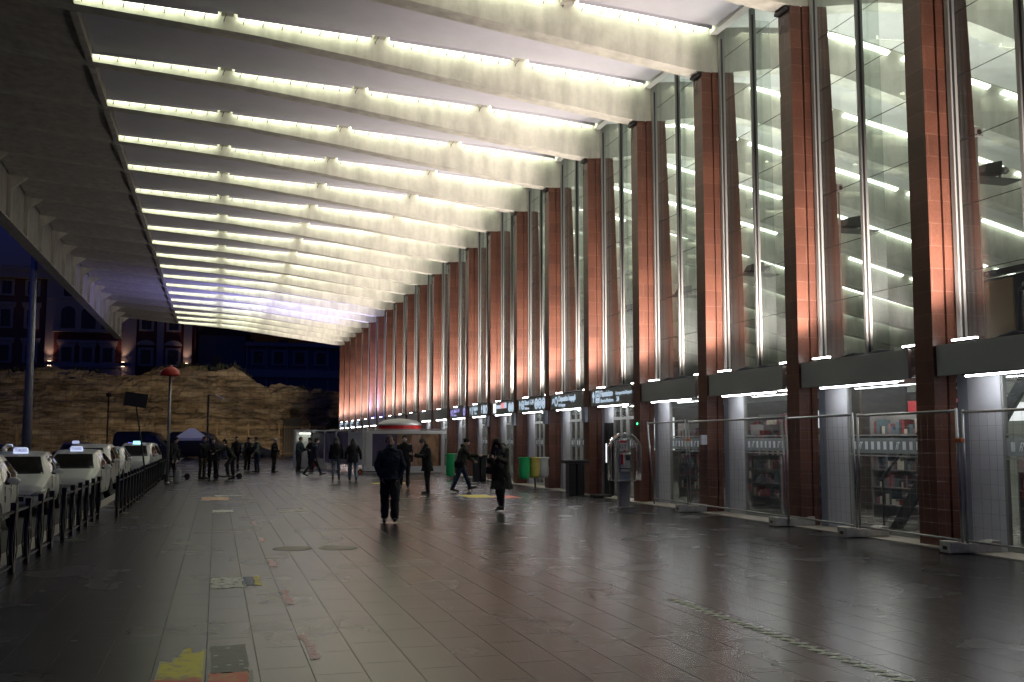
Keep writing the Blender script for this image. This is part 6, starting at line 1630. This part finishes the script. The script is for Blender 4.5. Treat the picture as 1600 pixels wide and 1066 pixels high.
    if wear.get('mask'):
        b = MB(); b.ell(HP(0, 0.030, -0.026), (0.036 * H, 0.034 * H, 0.026 * H), 14, 10, rot=RH); b.build('face_mask', wear['mask'], root, smooth=True)
    if wear.get('chin_mask'):
        b = MB(); b.ell(HP(0, 0.018, -0.064), (0.036 * H, 0.036 * H, 0.016 * H), 14, 8, rot=RH); b.build('face_mask', wear['chin_mask'], root, smooth=True)
        for s_ in (-1, 1):
            b = MB(); b.ell(HP(s_ * 0.017, 0.0515, 0.009), (0.008 * H, 0.004 * H, 0.0045 * H), 8, 6, rot=RH); b.build('eye', M_hair, root, smooth=True)
        b = MB(); b.ell(HP(0, 0.040, -0.040), (0.030 * H, 0.016 * H, 0.017 * H), 12, 8, rot=RH); b.build('beard', mat('grizzled_beard', (0.12, 0.08, 0.06), 0.9), root, smooth=True)
    if wear.get('phone'):
        k = wear['phone']; p = J['wr' + k] + J['dir' + k] * 0.05 * H + Vector((0, 0.01, 0.02))
        o = empty('mobile_phone', (0, 0, 0), 0, wear['phone_label'], 'phone'); o.location = Matrix.Rotation(rz, 3, 'Z') @ p + Vector(loc); o.rotation_euler = (0, 0, rz)
        b = MB(); b.box(-0.037, -0.005, -0.04, 0.037, 0.005, 0.09); b.build('case', M_plastic, o, bevel=0.003)
        b = MB(); b.box(-0.032, -0.0065, -0.03, 0.032, -0.0052, 0.08); b.build('screen', emit('phone_screen', (0.7, 0.8, 1.0), 0.25), o)
    if wear.get('bag'):
        x, y, z, w, d, h = wear['bag']
        o = empty('shoulder_bag', (0, 0, 0), 0, wear['bag_label'], 'bag'); o.location = Matrix.Rotation(rz, 3, 'Z') @ T(x * H, y * H, z * H) + Vector(loc); o.rotation_euler = (0, 0, rz + R(wear.get('bag_rot', 0)))
        b = MB(); b.box(-w / 2, -d / 2, -h / 2, w / 2, d / 2, h / 2); b.build('pouch', wear['bag_m'], o, bevel=0.03)
        b = MB(); c = o.location
        s0 = Vector((0, 0, h / 2)); inv = Matrix.Rotation(-(rz + R(wear.get('bag_rot', 0))), 3, 'Z')
        tp = inv @ (Matrix.Rotation(rz, 3, 'Z') @ T(-x * 0.6 * H, 0, 0.335 * H) + Vector(loc) - c)
        mid = inv @ (Matrix.Rotation(rz, 3, 'Z') @ T(x * 0.25 * H, 0.088 * H, 0.2 * H) + Vector(loc) - c)
        b.tube([s0, mid, tp], 0.010, 6); b.build('strap', wear['bag_m'], o)
    return root, J, T
M_hair = mat('dark_hair', (0.012, 0.009, 0.008), 0.6, noise=0.3, nscale=40)
M_shoe = cloth('black_shoe', (0.012, 0.012, 0.012), 0.5)
C_black = cloth('black_cloth', (0.010, 0.010, 0.012)); C_navy = cloth('navy_cloth', (0.012, 0.020, 0.040)); C_char = cloth('charcoal_cloth', (0.022, 0.022, 0.026))
C_jean = cloth('blue_denim', (0.10, 0.15, 0.19)); C_djean = cloth('dark_denim', (0.022, 0.035, 0.07)); C_green = cloth('dark_olive_cloth', (0.028, 0.032, 0.02)); C_khaki = cloth('khaki_cloth', (0.085, 0.075, 0.04))
C_grey = cloth('grey_cloth', (0.055, 0.055, 0.06)); C_shawl = cloth('grey_green_shawl', (0.11, 0.115, 0.10)); C_coat = cloth('dark_olive_coat', (0.030, 0.028, 0.022)); C_teal = cloth('dark_teal_cloth', (0.03, 0.05, 0.055))
C_mask = mat('pale_blue_mask', (0.55, 0.66, 0.72), 0.7); C_wmask = mat('white_mask', (0.72, 0.72, 0.70), 0.7); C_gm = mat('green_mask', (0.20, 0.33, 0.30), 0.7); C_brown = cloth('brown_boot', (0.10, 0.045, 0.025))
C_tan = mat('pale_sneaker', (0.45, 0.42, 0.38), 0.7)
# foreground
person((3.33, 20.45, 0), (-0.18, -1), 1.68, 'bearded man in a navy jacket walking towards the camera, hands in pockets', dict(lean=1, hipL=16, kneeL=12, hipR=-8, kneeR=6, abL=17, abR=17, shL=-2, shR=-2, elL=18, elR=18, inL=26, inR=26, nod=8, spread=1), dict(top=C_navy, fit=1.15, length=0.03, flare=0.96, legs=C_char, leg_fit=1.4, hair='curly', hair_m=mat('greying_hair', (0.035, 0.028, 0.024), 0.8), chin_mask=C_gm, collar=C_navy), voxel=0.0085)
person((6.05, 34.2, 0), (-0.25, -1), 1.76, 'man in a pale blue face mask half hidden behind the man in navy', dict(hipL=14, kneeL=6, hipR=-14, kneeR=16), dict(top=C_black, legs=C_black, mask=C_mask), voxel=0.012)
person((6.16, 30.9, 0), (-1, -0.15), 1.66, 'man in a long black coat looking at a phone, facing the hoarding', dict(lean=6, nod=28, shL=32, elL=72, shR=30, elR=75, inR=14, inL=14, abL=4, abR=4, hipL=4, hipR=-4), dict(top=C_black, top_name='coat', fit=1.12, length=0.12, flare=1.0, legs=C_black, leg_fit=1.1, hair='short', hair_m=mat('grey_hair', (0.05, 0.045, 0.04), 0.8), collar=C_black, phone='L', phone_label='phone held up by the man in the black coat'), voxel=0.0095)
person((7.35, 31.6, 0), (1, -0.2), 1.66, 'man in a dark green jacket striding right with one hand out', dict(lean=14, nod=6, hipL=26, kneeL=8, hipR=-12, kneeR=14, shR=38, elR=52, shL=20, elL=40, abR=8), dict(top=C_green, fit=1.22, length=0.03, flare=1.0, legs=C_djean, leg_fit=1.12, hair='hat', hair_m=C_black, hood=True, mask=C_wmask, bag=(0.13, -0.02, -0.02, 0.30, 0.12, 0.20), bag_m=C_black, bag_rot=80, bag_label='black crossbody bag on the hip of the man in green'), voxel=0.0095)
person((6.28, 22.9, 0), (-0.75, -0.75), 1.68, 'woman in a dark long coat and grey shawl, head bowed over a phone', dict(lean=4, nod=36, hipL=18, kneeL=10, hipR=-4, kneeR=18, shL=26, elL=84, shR=28, elR=82, inL=22, inR=22, abL=4, abR=4), dict(top=C_coat, top_name='coat', fit=1.16, length=0.235, flare=1.22, sway=-0.03, legs=C_black, leg_fit=0.92, hair='fallen', hair_m=mat('dark_red_hair', (0.02, 0.009, 0.009), 0.6), scarf=C_shawl, boot=0.09, phone='L', phone_label='phone in the hands of the woman with the shawl', bag=(0.12, 0.045, 0.02, 0.26, 0.10, 0.17), bag_m=C_char, bag_label='dark shoulder bag on the hip of the woman with the shawl', bag_rot=20), voxel=0.0085)
person((4.56, 41.2, 0), (0.1, 1), 1.70, 'woman with long black hair, black jacket and grey jeans walking away', dict(hipL=-10, kneeL=14, hipR=12, kneeR=4, abL=10, abR=10), dict(top=C_black, fit=1.12, legs=C_jean, leg_fit=0.86, hair='long', hair_len=0.22, shoes=C_brown, boot=0.06))
person((5.2, 41.0, 0), (0.05, 1), 1.64, 'woman with long dark hair and black coat over light blue jeans', dict(hipL=10, kneeL=4, hipR=-8, kneeR=16, abL=20, abR=22, shR=-10), dict(top=C_black, top_name='coat', fit=1.16, length=0.09, flare=1.0, legs=cloth('light_denim', (0.16, 0.24, 0.28)), leg_fit=1.15, hair='long', hair_len=0.2))
person((4.15, 46.2, 0), (1, 0.1), 1.72, 'man in a dark navy coat striding right before the violet hoarding', dict(lean=6, hipL=26, kneeL=4, hipR=-24, kneeR=18, shL=14, shR=-10), dict(top=C_navy, fit=1.14, length=0.05, legs=C_char, mask=C_wmask))
person((3.95, 52.2, 0), (0.8, -0.5), 1.74, 'man in a dark teal jacket standing left of the striding man', dict(lean=5, elL=60, shL=20, elR=40), dict(top=C_teal, fit=1.18, legs=C_char, mask=C_wmask))
person((4.6, 53.0, 0), (-0.8, -0.4), 1.70, 'person in black partly hidden behind the striding man', dict(elR=50, shR=20), dict(top=C_black, fit=1.15, legs=C_navy))
person((2.77, 52.6, 0), (0.9, -0.4), 1.66, 'person in black with a pale cap standing alone in mid-plaza', dict(elL=30, elR=60, shR=20), dict(top=C_black, top_name='coat', fit=1.15, length=0.08, flare=1.0, legs=C_char, hair='hat', hair_m=C_wmask, bag=(-0.13, -0.03, 0.0, 0.22, 0.12, 0.26), bag_m=C_black, bag_label='black bag carried by the person with the pale cap'))
person((1.97, 53.2, 0), (-0.9, -0.5), 1.72, 'person in a grey-green jacket, right of a talking pair', dict(elL=35, shL=15), dict(top=cloth('grey_green_cloth', (0.09, 0.11, 0.10)), fit=1.08, legs=C_djean, mask=C_wmask))
person((1.52, 53.4, 0), (0.7, -0.7), 1.72, 'man in a black coat with pale sneakers, left of a talking pair', dict(elR=70, shR=35), dict(top=C_black, fit=1.16, legs=C_black, mask=C_wmask, shoes=C_tan))
person((1.02, 57.0, 0), (0.4, -1), 1.75, 'tall dark figure standing behind the scooter rider', dict(), dict(top=C_black, fit=1.1, legs=C_black))
r_, J_, T_ = person((0.66, 44.25, 0.0), (-1, -0.1), 1.70, 'man in dark olive bending forward over a kick scooter', dict(lean=32, nod=-6, hipL=36, kneeL=46, hipR=-4, kneeR=2, shL=58, elL=10, shR=55, elR=12), dict(top=C_green, fit=1.14, legs=C_char, leg_fit=1.15, bag=(-0.02, 0.10, 0.17, 0.26, 0.14, 0.30), bag_m=cloth('slate_blue_cloth', (0.06, 0.075, 0.14)), bag_label='slate blue striped bag held at the front of the scooter man', bag_rot=0))
s3 = scooter((0.50, 44.2, 0), R(176), 'black kick scooter under the bending man in olive', M_plastic, M_plastic)
person((-0.12, 44.5, 0), (0.1, -1), 1.68, 'person in black standing in front of the vans, right of a pair', dict(elL=80, shL=20, elR=80, shR=20, inL=20, inR=20), dict(top=C_black, top_name='coat', fit=1.2, length=0.08, flare=1.0, legs=C_black, leg_fit=1.2, shoes=C_char))
person((-0.52, 44.9, 0), (0.7, -0.6), 1.74, 'person in khaki trousers with a white mask, left of a pair', dict(elL=40, shL=20), dict(top=C_black, fit=1.12, legs=C_khaki, mask=C_wmask, shoes=C_khaki, hair_m=mat('reddish_hair', (0.07, 0.02, 0.015), 0.7)))
r_, J_, T_ = person((-1.62, 41.2, 0), (0.9, -0.5), 1.72, 'person in black leaning at the lamp post beside a white bag', dict(lean=10, nod=15, hipL=10, hipR=-6), dict(top=C_black, top_name='coat', fit=1.12, length=0.08, flare=1.0, legs=C_black))
t = empty('plastic_bag', (-1.36, 41.15, 0.0), 0, 'white plastic carrier bag on the ground beside the lamp post', 'bag')
b = MB(); bag(b, 0, 0, 0.48, 0.47, 0.13, 9, 0.9); b.build('pouch', M_wbag, t, smooth=True)
b = MB(); b.tube([(-0.06, 0, 0.46), (0, 0, 0.60), (0.06, 0, 0.46)], 0.012, 6); b.build('handle', M_wbag, t)
